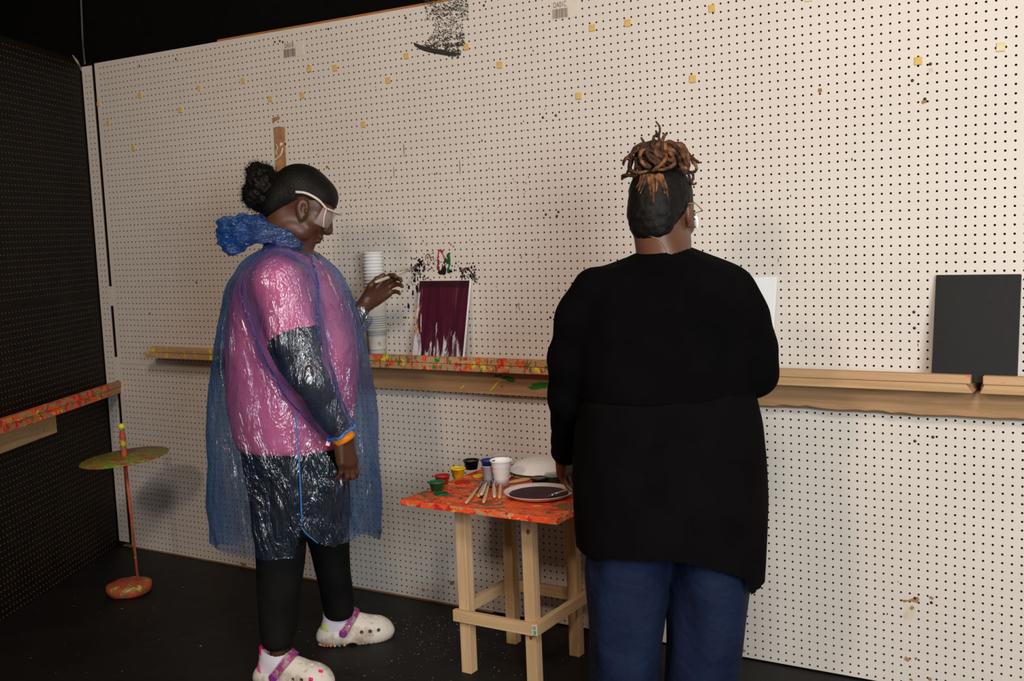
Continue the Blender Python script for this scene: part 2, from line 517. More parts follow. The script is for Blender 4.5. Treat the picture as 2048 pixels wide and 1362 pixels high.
# ---------------------------------------------------------------- marks on the wall
def blob(bm, c, rx, rz, y=-.0012, n=14, jag=.25, rot=0, mi=0, rnd=random):
    ph = [rnd.uniform(1-jag, 1+jag) for _ in range(n)]
    ce = bm.verts.new((c[0], y-.0004, c[1])); ring = []
    for i in range(n):
        a = 2*PI*i/n; x, z = rx*ph[i]*math.cos(a), rz*ph[i]*math.sin(a)
        ring.append(bm.verts.new((c[0]+x*math.cos(rot)-z*math.sin(rot), y, c[1]+x*math.sin(rot)+z*math.cos(rot))))
    base = [bm.verts.new((v.co.x, -.0001, v.co.z)) for v in ring]
    for i in range(n):
        j = (i+1) % n
        for f in (bm.faces.new((ce, ring[j], ring[i])), bm.faces.new((ring[i], ring[j], base[j], base[i]))): f.material_index = mi
def wxz(px, py): p = on_y(px, py); return (p.x, p.z)
def poly_mark(bm, pts, y=-.001, mi=0):
    p = [wxz(*q) for q in pts]
    a = [bm.verts.new((x, y, z)) for x, z in p]; b = [bm.verts.new((x, -.0001, z)) for x, z in p]
    f = bm.faces.new(a); f.material_index = mi
    for i in range(len(a)):
        f = bm.faces.new((a[i], b[i], b[(i+1) % len(a)], a[(i+1) % len(a)])); f.material_index = mi
    bmesh.ops.recalc_face_normals(bm, faces=bm.faces)
rnd = random.Random(4)
m_pblack = simple('black_paint', (.012, .008, .010, 1), .4, .4)
m_pred = simple('red_paint', (.30, .01, .025, 1), .4, .4)
m_pgreen = simple('green_paint', (.005, .09, .03, 1), .4, .4)
m_pplum = simple('plum_paint', (.045, .012, .022, 1), .4, .4)
m_pbrown = simple('brown_spatter', (.16, .07, .035, 1), .7, .2)
m_pblue = simple('navy_paint', (.01, .02, .06, 1), .4, .4)
# bare strip where the white facing is torn away
bm = bmesh.new()
poly_mark(bm, [(547, 255), (558, 253), (570, 254), (571, 290), (573, 345), (551, 345), (549, 300)])
poly_mark(bm, [(545, 236), (551, 234), (560, 233), (559, 239), (550, 243), (545, 247)])
bm_obj('torn_strip', bm, m_board, wall_back)
bm = bmesh.new()
for pts in ([(562, 285), (568, 287), (561, 293), (560, 287)], ):
    poly_mark(bm, pts, -.0018)
q = [wxz(*a) for a in ((566, 296), (564, 305), (560, 312), (553, 318), (550, 321))]
add_tube(bm, curve_pts([(x, -.002, z) for x, z in q]), .003, 6)
q = [wxz(*a) for a in ((553, 288), (556, 296), (552, 304), (555, 310))]
add_tube(bm, curve_pts([(x, -.002, z) for x, z in q]), .0015, 6)
bm_obj('white_scribble', bm, simple('white_chalk', (.7, .66, .6, 1), .9, .1), wall_back)
# chips
bm = bmesh.new()
for px, py, a, b in ((1641, 181, .006, .009), (1848, 203, .007, .006), (1815, 1318, .009, .006), (1860, 1358, .006, .005), (1822, 1359, .005, .004), (655, 334, .006, .006), (1485, 1302, .01, .007), (433, 1085, .014, .02), (1863, 1196, .006, .005), (486, 1128, .02, .006), (560, 1142, .02, .005), (904, 1166, .01, .008), (847, 1180, .007, .006), (1824, 1216, .006, .006), (1832, 1317, .004, .004)):
    blob(bm, wxz(px, py), a, b, rnd=rnd, jag=.35)
poly_mark(bm, [(1803, 1199), (1815, 1200), (1836, 1193), (1839, 1199), (1836, 1206), (1820, 1202), (1808, 1205)])
bm_obj('chipped_spot', bm, m_board, wall_back)
bm = bmesh.new()
poly_mark(bm, [(1816, 1213), (1826, 1209), (1832, 1222), (1828, 1236), (1812, 1240), (1807, 1232)])
poly_mark(bm, [(1855, 137), (1866, 134), (1867, 143), (1856, 146)])
bm_obj('filler_patch', bm, simple('cream_filler', (.60, .53, .42, 1), .7, .2), wall_back)
# screws driven between holes beside the joints
bm = bmesh.new()
for px, py in ((1086, 235), (1112, 231), (1092, 429), (1117, 424), (1101, 635), (1825, 161), (1861, 128), (1829, 656), (1866, 874), (1830, 882), (1828, 624), (1850, 198), (279, 132), (352, 118), (550, 84), (560, 82), (566, 84), (657, 58), (812, 36), (968, 11), (571, 288), (300, 627), (1863, 1205), (1830, 1196), (393, 565), (1114, 432)):
    x, z = wxz(px, py); add_lathe(bm, [(0, -.001), (.0045, -.001), (.0045, 0)], 10)
    for v in bm.verts[-21:] if False else []: pass
    new = [v for v in bm.verts if not v.tag]
    for v in new: v.co = Vector((x+v.co.x, v.co.z*1.0-.0004, z+v.co.y)); v.tag = True
bm_obj('screw_heads', bm, simple('screw_dark', (.035, .025, .02, 1), .5, .5), wall_back)
# small drips and flecks
bm = bmesh.new()
for i in range(150):
    px = rnd.uniform(620, 1100) if i < 110 else rnd.uniform(230, 2040); py = rnd.gauss(430, 110) if i < 110 else rnd.uniform(150, 1250)
    x, z = wxz(px, py); s = rnd.uniform(.0007, .002)
    if z > .03 and z < 2.2 and x > -1.1: blob(bm, (x, z), s, s*rnd.uniform(1, 2.5), n=7, rnd=rnd, mi=rnd.choice((0, 0, 1, 2)))
for px, py, l in ((808, 300, .05), (920, 335, .06), (788, 345, .04), (1557, 520, .012), (1116, 578, .014), (1836, 690, .01), (958, 420, .01), (700, 410, .008), (605, 590, .02), (360, 450, .01)):
    x, z = wxz(px, py); blob(bm, (x, z), .0012, l/2, n=9, rnd=rnd, mi=2)
q = [wxz(*a) for a in ((1033, 617), (1034, 611), (1038, 607), (1038, 614), (1040, 621))]
add_tube(bm, curve_pts([(x, -.001, z) for x, z in q]), .0012, 5, mi=1)
tag(bm_obj('paint_flecks', bm, [m_pblack, m_pred, m_pbrown], wall_back), kind='stuff')
# splatter over the painted canvas
bm = bmesh.new()
for i in range(210):
    px = rnd.gauss(838, 11); py = rnd.gauss(545, 15)
    if i > 80: px = rnd.uniform(820, 950); py = 540-abs(rnd.gauss(0, 12))
    if i > 150: px = rnd.gauss(935, 12); py = rnd.gauss(548, 8)
    s = rnd.uniform(.001, .0035); blob(bm, wxz(px, py), s, s*rnd.uniform(.8, 1.8), n=8, jag=.4, rnd=rnd, mi=rnd.choice((0, 0, 0, 3)))
for px, py, a, b in ((829, 562, .006, .006), (834, 578, .007, .011), (818, 575, .005, .008), (838, 530, .010, .009), (842, 524, .009, .008), (832, 540, .012, .006), (888, 538, .011, .016), (884, 545, .014, .010), (900, 543, .012, .006), (826, 585, .004, .01)):
    blob(bm, wxz(px, py), a, b, n=12, jag=.45, rnd=rnd, mi=0)
for k in range(26):
    px = 922+k*1.1; py = 536+abs(k-9)*.9+rnd.uniform(-3, 3); x, z = wxz(px, py)
    blob(bm, (x, z), .006, .0014, n=8, jag=.4, rot=rnd.uniform(-1.2, -.4), rnd=rnd, mi=3)
for k in range(24):
    px = 940+rnd.uniform(0, 14); py = 546+(px-940)*1.1+rnd.uniform(-3, 8); blob(bm, wxz(px, py), .005, .0014, n=8, jag=.4, rot=-1.0, rnd=rnd, mi=0)
def swipe(pts, r, mi):
    q = [wxz(*a) for a in pts]; add_tube(bm, curve_pts([(x, -.0012, z) for x, z in q]), r, 6, mi=mi)
swipe([(877, 538), (876, 522), (877, 508), (880, 501), (886, 508), (890, 520)], .0022, 1)
for px, py, a, b in ((877, 524, .005, .008), (877, 536, .006, .009), (884, 503, .006, .005), (881, 500, .004, .003), (846, 482, .003, .003), (902, 489, .003, .003), (907, 493, .003, .003), (810, 614, .003, .003)): blob(bm, wxz(px, py), a, b, rnd=rnd, mi=1)
swipe([(898, 508), (900, 520), (898, 535), (896, 545)], .003, 2)
for px, py, a, b in ((897, 513, .007, .012), (895, 522, .010, .009), (899, 507, .005, .004), (897, 540, .007, .007)): blob(bm, wxz(px, py), a, b, n=12, rnd=rnd, mi=2)
swipe([(852, 520), (852, 512), (856, 508), (860, 514), (863, 522)], .0016, 4)
for i in range(30): blob(bm, wxz(rnd.gauss(860, 9), rnd.gauss(518, 9)), .0018, .0028, n=7, rnd=rnd, mi=4)
for px, py, a, b in ((817, 612, .005, .012), (811, 635, .004, .004)): blob(bm, wxz(px, py), a, b, rnd=rnd, mi=5)
tag(bm_obj('paint_splatter', bm, [m_pblack, m_pred, m_pgreen, m_pplum, m_pbrown, m_pblue], wall_back), kind='stuff')
# big black brush scuff near the top edge
bm = bmesh.new()
def inside(px, py):
    n = mnoise.noise(Vector((px*.03, py*.03, 3)))*9
    if py < 42: return 852+n < px < 936+n
    if py < 66: return 873+n-(py-42)*.1 < px < 922+n+(py-42)*.2
    c = 866-(py-66)*1.0
    return max(c, 828)+n < px < 930-(max(0, py-88))*.4+n and py < 96+(px-828)*.24
for i in range(9000):
    px, py = rnd.uniform(825, 945), rnd.uniform(-4, 122)
    if not inside(px, py): continue
    dens = (.95 if (py > 88 or py < 30) else (.8 if py > 60 else .45))*(.55+.9*mnoise.noise(Vector((px*.06, py*.14, 1))))
    if rnd.random() > dens: continue
    s = rnd.uniform(.0006, .0015)*(1.4 if py > 86 else 1); blob(bm, wxz(px, py), s*rnd.uniform(1, 4), s*.8, n=5, jag=.5, rot=rnd.uniform(-1.3, .3), rnd=rnd)
def swipe0(pts, r): swipe(pts, r, 0)
for k in range(6):
    swipe0([(828+k*.6, 86+k*1.3), (850, 94+k*1.6), (885, 102+k*1.5), (915-k, 107+k*1.0)], rnd.uniform(.0008, .0028))
bm_obj('black_scuff', bm, simple('dry_black_paint', (.045, .038, .034, 1), .8, .1), wall_back)

# ---------------------------------------------------------------- foam tape squares
m_tape = NT('yellow_foam_tape', .7, .2)
m_tape.col(m_tape.ramp(m_tape.noise(40, 3), [(.3, (.62, .36, .08, 1)), (.7, (.68, .47, .17, 1))])); m_tape = m_tape.m
m_tapep = simple('pale_foam_tape', (.66, .58, .36, 1), .7, .2)
TAPES = [
 (198, 208, 'yellow foam tape square beside the black gap at the wall corner, upper one'),
 (217, 246, 'yellow foam tape square just below and right of the one by the corner gap'),
 (281, 191, 'small yellow foam tape square high on the leftmost white board'),
 (268, 297, 'lowest yellow foam tape square on the leftmost white board'),
 (362, 220, 'yellow foam tape square on the leftmost board, below and left of its neighbour'),
 (398, 177, 'yellow tape square with a torn corner high on the leftmost white board'),
 (487, 162, 'yellow foam tape square left of the barcode label near the first board joint'),
 (541, 198, 'yellow foam tape square just left of the joint above the torn brown strip'),
 (606, 191, 'pale yellow tape square right of the joint above the ponytailed head'),
 (620, 138, 'pale yellow tape square below and right of the left barcode label'),
 (671, 136, 'yellow tape square second along below the left barcode label'),
 (728, 249, 'orange yellow tape square alone on the board right of the torn brown strip'),
 (777, 161, 'yellow tape square below and left of the black paint scuff'),
 (814, 112, 'yellow tape square left of the tail of the black paint scuff'),
 (933, 94, 'yellow tape square right of the tail of the black paint scuff'),
 (1000, 130, 'yellow tape square between the black scuff and the middle board joint'),
 (1158, 192, 'yellow tape square above and left of the dreadlock bun'),
 (1185, 56, 'yellow tape square below and right of the right barcode label'),
 (1256, 46, 'pale yellow tape square second along right of the right barcode label'),
 (1386, 158, 'orange yellow tape square above and right of the dreadlock bun'),
 (1424, 17, 'yellow tape square close to the top edge above the dreadlock bun'),
 (1618, -5, 'pale tape square cut by the top edge of the picture'),
 (1837, 122, 'yellow tape square touching the right board joint'),
 (2002, 94, 'pale cream tape square on the rightmost white board'),
]
for i, (px, py, lab) in enumerate(TAPES):
    x, z = wxz(px, py); bm = bmesh.new(); s = .0105*rnd.uniform(.95, 1.08); t = rnd.uniform(.003, .006)
    add_box(bm, -s, s, -t, -.0002, -s*1.05, s*1.05, .0012)
    if i == 5:
        for v in bm.verts:
            if v.co.x < 0 and v.co.z < 0: v.co.x *= .2
    o = bm_obj('foam_tape_square', bm, m_tapep if i in (21, 23) else m_tape)
    o.location = (x, 0, z); o.rotation_euler = (0, rnd.uniform(-.06, .06), 0)
    tag(o, lab, 'tape', 'yellow foam tape squares stuck on the wall')

# ---------------------------------------------------------------- barcode labels
m_paper = simple('cream_label_paper', (.66, .60, .52, 1), .6, .2, .04)
m_ink = simple('grey_ink', (.14, .11, .10, 1), .7, .1)
def text_mesh(name, s, size, mat, parent, loc, rot=(PI/2, 0, 0), sx=1):
    cu = bpy.data.curves.new(name, 'FONT'); cu.body = s; cu.size = size; cu.extrude = .0002; cu.align_x = 'CENTER'
    o = bpy.data.objects.new(name, cu); C.objects.link(o)
    dg = bpy.context.evaluated_depsgraph_get(); me = bpy.data.meshes.new_from_object(o.evaluated_get(dg))
    bpy.data.objects.remove(o)
    for v in me.vertices: v.co.x *= sx
    t = link(name, me, mat, parent); me.materials.clear(); me.materials.append(mat)
    t.location = loc; t.rotation_euler = rot; return t
def barcode(x0, x1, z0, z1, txt, lab, seed):
    cx, cz = (x0+x1)/2, (z0+z1)/2; w, h = x1-x0, z1-z0
    r = thing('barcode_label', (cx, 0, cz), 0, lab, 'label')
    bm = bmesh.new(); add_box(bm, -w/2, w/2, -.0012, -.0002, -h/2, h/2); bm_obj('paper', bm, m_paper, r)
    text_mesh('lettering', txt, h*.44, m_ink, r, (-w*.18, -.0014, h*.16), sx=.62)
    bm = bmesh.new(); q = random.Random(seed); x = -w*.46
    while x < w*.1:
        b = q.choice((.0012, .0012, .0024, .0036)); add_box(bm, x, x+b, -.0016, -.0011, -h*.44, h*.08); x += b+q.choice((.0012, .002))
    bm_obj('bars', bm, m_ink, r)
a = on_y(567, 118); b = on_y(606, 80)
barcode(a.x, b.x, a.z, b.z, 'DA01B', 'small barcode label reading DA01B beside the left board joint', 1)
a = on_y(1104, 41); b = on_y(1156, -4)
barcode(a.x, b.x, a.z, b.z, 'DA01C', 'small barcode label reading DA01C at the top of the middle board joint', 2)

# ---------------------------------------------------------------- paint specks on the floor
bm = bmesh.new(); mi = 0
for i in range(420):
    if i < 330: px = rnd.gauss(860, 110); py = 1225+abs(rnd.gauss(0, 60))+(px-700)*.04
    else: px = rnd.uniform(30, 1900); py = rnd.uniform(1130, 1361)
    p = on_z(px, py)
    if p.y > -.03 or py > 1361 or (.42 < p.x < .88 and -.98 < p.y < -.72) or (.47 < p.x < .82 and -.60 < p.y < -.36) or 1.55 < p.x < 2.3 or (p-LW_O).dot(LW_N) < .06: continue
    s = rnd.uniform(.0006, .002)*(1.8 if rnd.random() < .1 else 1); n = 7
    c = bm.verts.new((p.x, p.y, .0012)); ring = [bm.verts.new((p.x+s*rnd.uniform(.7, 1.5)*math.cos(k*2*PI/n), p.y+s*rnd.uniform(.7, 1.5)*math.sin(k*2*PI/n), .0004)) for k in range(n)]
    m = rnd.choice((0, 0, 0, 1, 2, 2))
    for k in range(n): bm.faces.new((c, ring[k], ring[(k+1) % n])).material_index = m
p = on_z(731, 1225)
tag(bm_obj('paint_specks', bm, [simple('speck_white', (.35, .36, .37, 1), .6), simple('speck_yellow', (.35, .38, .05, 1), .6), simple('speck_teal', (.10, .25, .26, 1), .6)]),
    'scattered white and teal paint specks on the black floor', 'paint specks', kind='stuff')

# ================================================================ SHELVES
W1, W2 = (.56, .36, .20, 1), (.44, .26, .13, 1)
RED, ORA, YEL, GRN, OLV = (.55, .02, .02, 1), (.85, .09, .02, 1), (.70, .62, .02, 1), (.02, .22, .03, 1), (.16, .15, .05, 1)
m_shelf = wood('spattered_shelf_timber', W1, W2, 0, [
    (ORA, (30, 30, 26), .56, 0, .25, 1.6), (RED, (44, 30, 30), .58, 0, .2, 1.5), (YEL, (30, 24, 20), .60, 0, -1.0, 1.5), (GRN, (20, 20, 20), .66, 0, .5, 1.4), (OLV, (70, 40, 34), .57, 0, .4, 1.4), (YEL, (60, 20, 20), .66, 0, -.8, -.2), (ORA, (16, 60, 60), .70, 0, 1.7, 4.0)], seed=2)
m_ledger = wood('ledger_timber', (.46, .28, .15, 1), (.33, .19, .095, 1), 0, [
    (RED, (26, 30, 30), .74, 0, -.4, 1.5)], seed=9)
SH_Y, Z_PL, Z_LIP = -.112, .957, .981
def shelf(x0, x1, lab, notch=None):
    r = thing('wall_shelf', (0, 0, Z_PL), 0, lab, 'shelf'); cx = 0
    bm = bmesh.new(); add_box(bm, x0-cx, x1-cx, SH_Y, -.001, -.026, -.0005, .002)
    if notch:
        for v in bm.verts:
            if abs(v.co.x-(notch-cx)) < .004 and v.co.y < -.06: v.co.x += -.02 if notch == x1 else .02
            if abs(v.co.x-(notch-cx)) < .024 and v.co.y < -.06 and v.co.z < -.015: v.co.x += .016 if notch == x1 else -.01
    o = bm_obj('plank', bm, m_shelf, r)
    return r, cx
def lip(r, cx, x0, x1):
    bm = bmesh.new(); add_box(bm, x0-cx, x1-cx, SH_Y-.004, SH_Y+.022, .0003, Z_LIP-Z_PL, .002)
    bm_obj('lip', bm, m_shelf, r)
xl = on_y(290, 700, SH_Y).x; xg0 = on_y(1948, 760, SH_Y).x; xg1 = on_y(1952, 760, SH_Y).x
r, cx = shelf(xl, xg0, 'long paint spattered timber shelf along the white board behind both people', xg0)
lip(r, cx, on_y(303, 700, SH_Y).x, on_y(1941, 755, SH_Y).x)
r, cx = shelf(xg1, 3.6, 'pale timber shelf section at the right edge under the black canvas', xg1)
lip(r, cx, on_y(1966, 760, SH_Y).x, 3.6)
# ledger board fixed to the wall below the shelf, with a ragged lower edge at the right
bm = bmesh.new(); x0, x1 = .05, 3.6; nx = 140; LY = -.042
zt = Z_PL-.028
prev = None
for i in range(nx+1):
    x = x0+(x1-x0)*i/nx; zb = zt-.088
    if x > 1.9: zb += .006+.006*mnoise.noise(Vector((x*6, 1, 2)))
    rag = (.010*abs(mnoise.noise(Vector((x*14, 4, 2))))+.006) if x > 1.9 else 0
    cur = [bm.verts.new((x, LY, zt)), bm.verts.new((x, LY, zb+rag)), bm.verts.new((x, LY+.014+rag, zb-.002)), bm.verts.new((x, -.001, zb)), bm.verts.new((x, -.001, zt))]
    if prev:
        for k in range(5): bm.faces.new((prev[k], cur[k], cur[(k+1) % 5], prev[(k+1) % 5]))
    else: bm.faces.new(cur[::-1])
    prev = cur
bm.faces.new(prev); bmesh.ops.recalc_face_normals(bm, faces=bm.faces)
led = tag(bm_obj('ledger_board', bm, m_ledger), 'wide timber ledger board fixed to the wall under the long shelf', 'board')
MARKS = [simple('green_spray', (.02, .17, .02, 1)), simple('yellow_spray', (.60, .52, .02, 1)), m_pred]
def lblob(px, py, a, b, mi, rot=0):
    bm = bmesh.new(); p = on_y(px, py, LY); blob(bm, (p.x, p.z), a, b, n=16, jag=.3, rot=rot, rnd=rnd)
    for v in bm.verts: v.co.y += LY
    bm_obj('paint_mark', bm, MARKS[mi], led)
lblob(1082, 771, .05, .012, 0, .15); lblob(1010, 755, .045, .008, 0, -.1); lblob(1022, 760, .02, .008, 0)
lblob(992, 769, .04, .0025, 1, .75); lblob(925, 774, .012, .002, 1, .6); lblob(1000, 754, .02, .002, 1, .3); lblob(742, 752, .006, .004, 2); lblob(1004, 773, .003, .004, 2)

# shelf on the black wall (local x toward the corner)
m_lshelf = wood('heavily_spattered_timber', (.46, .26, .13, 1), (.34, .18, .08, 1), 0, [
    (ORA, (20, 35, 35), .50, 0, -3, -.12), (RED, (26, 35, 35), .55, 0, -3, -.10), (YEL, (30, 40, 40), .62, 0, -3, -.15), (GRN, (16, 30, 30), .64, 0, -2, -.05), (OLV, (30, 40, 40), .62, 0, -3, -.2)], seed=5)
def lw(px, py, off):
    """world point on a plane parallel to the left wall -> (local x, z)"""
    d = ray(px, py); t = ((LW_O+LW_N*off-CAM).dot(LW_N))/d.dot(LW_N); p = CAM+d*t
    return (-(p-LW_O).dot(LW_D), p.z)
lsh = thing('wall_shelf', LW_O, rz, 'orange spattered timber shelf on the black perforated wall at left', 'shelf')
bm = bmesh.new(); add_box(bm, -2.0, .052, -.092, -.001, .742, .7715, .002)
for v in bm.verts:
    if v.co.x > .03 and v.co.y > -.05: v.co.x -= .085
bm_obj('plank', bm, m_lshelf, lsh)
bm = bmesh.new(); add_box(bm, -2.0, -.035, -.096, -.066, .772, .797, .002)
bm_obj('lip', bm, m_lshelf, lsh)
bm = bmesh.new(); add_box(bm, -2.0, -.56, -.042, -.001, .655, .7415, .002)
tag(bm_obj('ledger_board', bm, wood('left_ledger_timber', (.44, .28, .15, 1), (.32, .19, .09, 1), 0, [(YEL, (20, 30, 30), .66, 0, -3, -.9), (OLV, (40, 40, 40), .68, 0, -3, -.5)], seed=12)),
    'short timber ledger board under the spattered shelf on the black wall', 'board').location = LW_O
bpy.data.objects['ledger_board.001'].rotation_euler = (0, 0, rz)

# ================================================================ CANVASES
m_canvas = simple('white_canvas', (.80, .80, .82, 1), .8, .15, .02)
m_canvas_b = simple('black_canvas', (.0095, .0098, .011, 1), .55, .2, .1, 60)
def canvas(x, w, mat, lab, front=None, y0=-.086, y1=-.014, h=.305, t=.010):
    a = math.asin((y1-y0)/h)
    r = thing('canvas_board', (x, y0, Z_PL+.0005), 0, lab, 'canvas'); r.rotation_euler = (-a, 0, 0)
    bm = bmesh.new(); add_box(bm, -w/2, w/2, 0, t, 0, h, .0015); bm_obj('board', bm, mat, r)
    if front:
        bm = bmesh.new(); n = 3
        add_box(bm, -w/2+.0003, w/2-.0030, -.0008, -.0001, .001, h-.0022); bm_obj('painted_face', bm, front, r)
    return r
m_art = NT('plum_brushwork', .35, .4)
X, Z = m_art.axis(0), m_art.axis(2)
st = m_art.noise(1.0, 6, .65, m_art.coord((75, 1, 5), (0, 0, 0)), .8)
st2 = m_art.noise(1.0, 4, .6, m_art.coord((24, 1, 2.2), (3, 0, 1)), .5)
base = m_art.ramp(st2, [(.3, (.030, .006, .016, 1)), (.5, (.075, .008, .024, 1)), (.72, (.035, .008, .018, 1))])
base = m_art.mix(m_art.math('MULTIPLY', m_art.step(st, .56, .70), .30), base, (.24, .12, .15, 1))
top = m_art.step(Z, .272, .282)
base = m_art.mix(m_art.math('MULTIPLY', top, .75), base, (.022, .006, .012, 1))
# bare canvas at the bottom and down the left edge
edge = m_art.math('ADD', m_art.math('MULTIPLY', Z, 2.6), m_art.math('MULTIPLY', m_art.noise(1.0, 5, .6, m_art.coord((34, 1, 5), (1, 0, 4)), .6), 1.6))
bottom = m_art.step(edge, .91, .85)
left = m_art.math('ADD', m_art.math('MULTIPLY', X, 9.0), m_art.math('ADD', m_art.math('MULTIPLY', Z, 1.6), m_art.math('MULTIPLY', m_art.noise(1.0, 5, .6, m_art.coord((45, 1, 6), (7, 0, 2)), .6), .9)))
left = m_art.step(left, -.13, -.19)
bare = m_art.math('MAXIMUM', bottom, left)
smear = m_art.noise(1.0, 4, .6, m_art.coord((60, 1, 10), (5, 0, 5)), .5)
white = m_art.ramp(smear, [(.40, (.62, .62, .66, 1)), (.50, (.60, .58, .60, 1)), (.62, (.10, .05, .07, 1)), (.70, (.06, .03, .05, 1))])
org = m_art.math('MULTIPLY', m_art.step(X, -.094, -.099), m_art.math('MULTIPLY', m_art.step(Z, .10, .12), m_art.step(m_art.noise(1.0, 3, .6, m_art.coord((30, 1, 12), (2, 0, 8))), .46, .5)))
white = m_art.mix(org, white, (.62, .24, .03, 1))
m_art.col(m_art.mix(bare, base, white)); m_art.bump(st, .4, .001)
canvas(.757, .229, m_canvas, 'small canvas covered in plum streaked paint leaning on the shelf', m_art.m)
cv = canvas(2.007-.1145+.004, .229, m_canvas, 'blank white canvas leaning on the shelf beyond the person in black')
bm = bmesh.new(); add_box(bm, .1120, .1152, -.0012, .004, .062, .088, .001); bm_obj('pink_smear', bm, simple('pink_paint', (.75, .06, .13, 1)), cv)
canvas(2.588, .222, m_canvas_b, 'plain black canvas leaning on the shelf at the right')

# ================================================================ CUP STACK ON THE SHELF
m_foam = simple('white_foam', (.90, .89, .90, 1), .7, .3, .02)
m_papercup = simple('white_paper_cup', (.72, .68, .62, 1), .6, .25, .03)
m_bluegrey = simple('grey_blue_print', (.10, .15, .20, 1), .6, .2)
CX, CY = .458, -.058
def cup_mesh(rt, rb, h, stripes=()):
    bm = bmesh.new()
    add_lathe(bm, [(0, .002), (rb-.0015, .002), (rb, 0), (rb+.001, .002), (rt-.001, h-.004), (rt+.0022, h-.004), (rt+.0028, h-.002), (rt+.0018, h), (rt-.0003, h-.001), (rb+.0004, .005), (rb-.0005, .004), (0, .004)], 40)
    me = bpy.data.meshes.new('cup'); bm.to_mesh(me); bm.free(); return me
tall = cup_mesh(.0385, .031, .118)
base = thing('paper_cup', (CX, CY, Z_PL+.0005), 0, 'striped white paper cup at the bottom of the tall cup stack', 'cup', 'stack of cups on the shelf')
link('cup_body', tall, m_papercup, base)
def rc(z): return .031+(.0385-.031)*z/.118
for z, w in ((.022, .002), (.0275, .0012), (.032, .0012), (.036, .002), (.090, .0012), (.094, .002), (.099, .0012), (.103, .002), (.109, .0012)):
    bm = bmesh.new(); add_lathe(bm, [(rc(z)+.0001, z), (rc(z)+.0012, z), (rc(z+w)+.0012, z+w), (rc(z+w)+.0001, z+w)], 40); bm_obj('printed_stripe', bm, m_bluegrey, base)
ang = math.atan2(CAM.y-CY, CAM.x-CX)
def on_cup(name, s, size, da, z):
    a = ang+da; rr = rc(z)+.0010
    t = text_mesh(name, s, size, m_bluegrey, base, (0, 0, 0)); t.rotation_euler = (PI/2, PI/2, a+PI/2)
    t.rotation_mode = 'XYZ'
    Rm = Matrix.Rotation(a+PI/2, 4, 'Z') @ Matrix.Rotation(PI/2, 4, 'X') @ Matrix.Rotation(-PI/2, 4, 'Z')
    Rm.translation = Vector((rr*math.cos(a), rr*math.sin(a), z)); t.matrix_local = Rm
on_cup('printed_number', '30', .014, .10, .062)
m_rim2 = simple('tan_cup', (.60, .40, .27, 1), .6, .25, .05)  # tan base colour for the cups in the middle of the stack
z = Z_PL+.0005; stack = []
lev = .118
k = 0
def add_cup(z, me, mat, lab):
    r = thing('paper_cup' if mat is not m_foam else 'foam_cup', (CX+rnd.uniform(-.0006, .0006), CY, z), 0, lab, 'cup', 'stack of cups on the shelf'); link('cup_body', me, mat, r); return r
short = cup_mesh(.0385, .031, .085); white = cup_mesh(.0372, .028, .085)
zz = Z_PL+.0005+.118; n1 = 0
for i in range(6):
    zz += .0085; r = add_cup(zz-.085, short, m_papercup, 'striped paper cup nested low in the stack, rim just above the bottom cup')
    bm = bmesh.new(); q = .085-.0058
    rr_ = .0378
    add_lathe(bm, [(rr_, q), (rr_+.0016, q), (rr_+.0016, q+.0014), (rr_, q+.0014)], 40); bm_obj('printed_stripe', bm, m_bluegrey, r)
for i in range(15):
    zz += .0060; add_cup(zz-.085, short, m_rim2, 'plain paper cup nested in the middle of the stack level with the raised hand')
nw = int((1.374-zz)/.0125)
for i in range(nw):
    zz += .0125; add_cup(zz-.085, white, m_foam, 'white foam cup nested in the upper part of the tall cup stack')

# ================================================================ TABLE
ZT = .595
tb = thing('small_table', (1.2455, -.35, 0), 0, 'small square timber table with an orange spattered top beside the person in black', 'table')
m_tt = NT('spattered_table_top', .5, .3)
v = m_tt.coord((9, 13, 9))
n1 = m_tt.noise(1.0, 5, .65, v, 1.2)
c = m_tt.ramp(n1, [(.34, (.45, .02, .02, 1)), (.41, (.90, .11, .02, 1)), (.47, (.92, .14, .03, 1)), (.50, (.30, .12, .05, 1)), (.53, (.92, .11, .03, 1)), (.58, (.45, .015, .02, 1)), (.62, (.85, .15, .03, 1)), (.68, (.25, .12, .05, 1))])
def lay(c, s, th, col, off, w=.02):
    return m_tt.mix(m_tt.step(m_tt.noise(1.0, 4, .6, m_tt.coord(s, (off, off*2, 0)), 1.0), th, th+w), c, col)
c = lay(c, (10, 16, 10), .55, (.16, .09, .04, 1), 1.3, .06)
c = lay(c, (24, 40, 24), .63, (.05, .10, .03, 1), 4.3)
c = lay(c, (18, 40, 24), .64, (.75, .62, .04, 1), 7.7)
c = lay(c, (30, 50, 24), .62, (.03, .03, .04, 1), 9.1)
c = lay(c, (14, 22, 24), .62, (.50, .012, .02, 1), 15.1)
c = lay(c, (22, 34, 24), .63, (.95, .13, .03, 1), 11.9)
m_tt.col(c); m_tt.bump(n1, .3, .002)
m_te = wood('spattered_plywood_edge', (.50, .36, .19, 1), (.40, .26, .12, 1), 0, [(ORA, (26, 26, 40), .44, None, 0, 0), (RED, (30, 30, 40), .57, None, 0, 0), (YEL, (34, 34, 40), .66, None, 0, 0)], seed=3)
bm = bmesh.new(); vs = add_box(bm, .985-1.2455, 1.552-1.2455, -.632+.35, -.06+.35, ZT-.019, ZT, .0015)
for f in bm.faces:
    f.material_index = 0 if f.normal.z > .9 or f.calc_center_median().z > ZT-.0006 else 1
bm.normal_update()
for f in bm.faces: f.material_index = 0 if f.normal.z > .6 else 1
bm_obj('table_top', bm, [m_tt.m, m_te], tb)
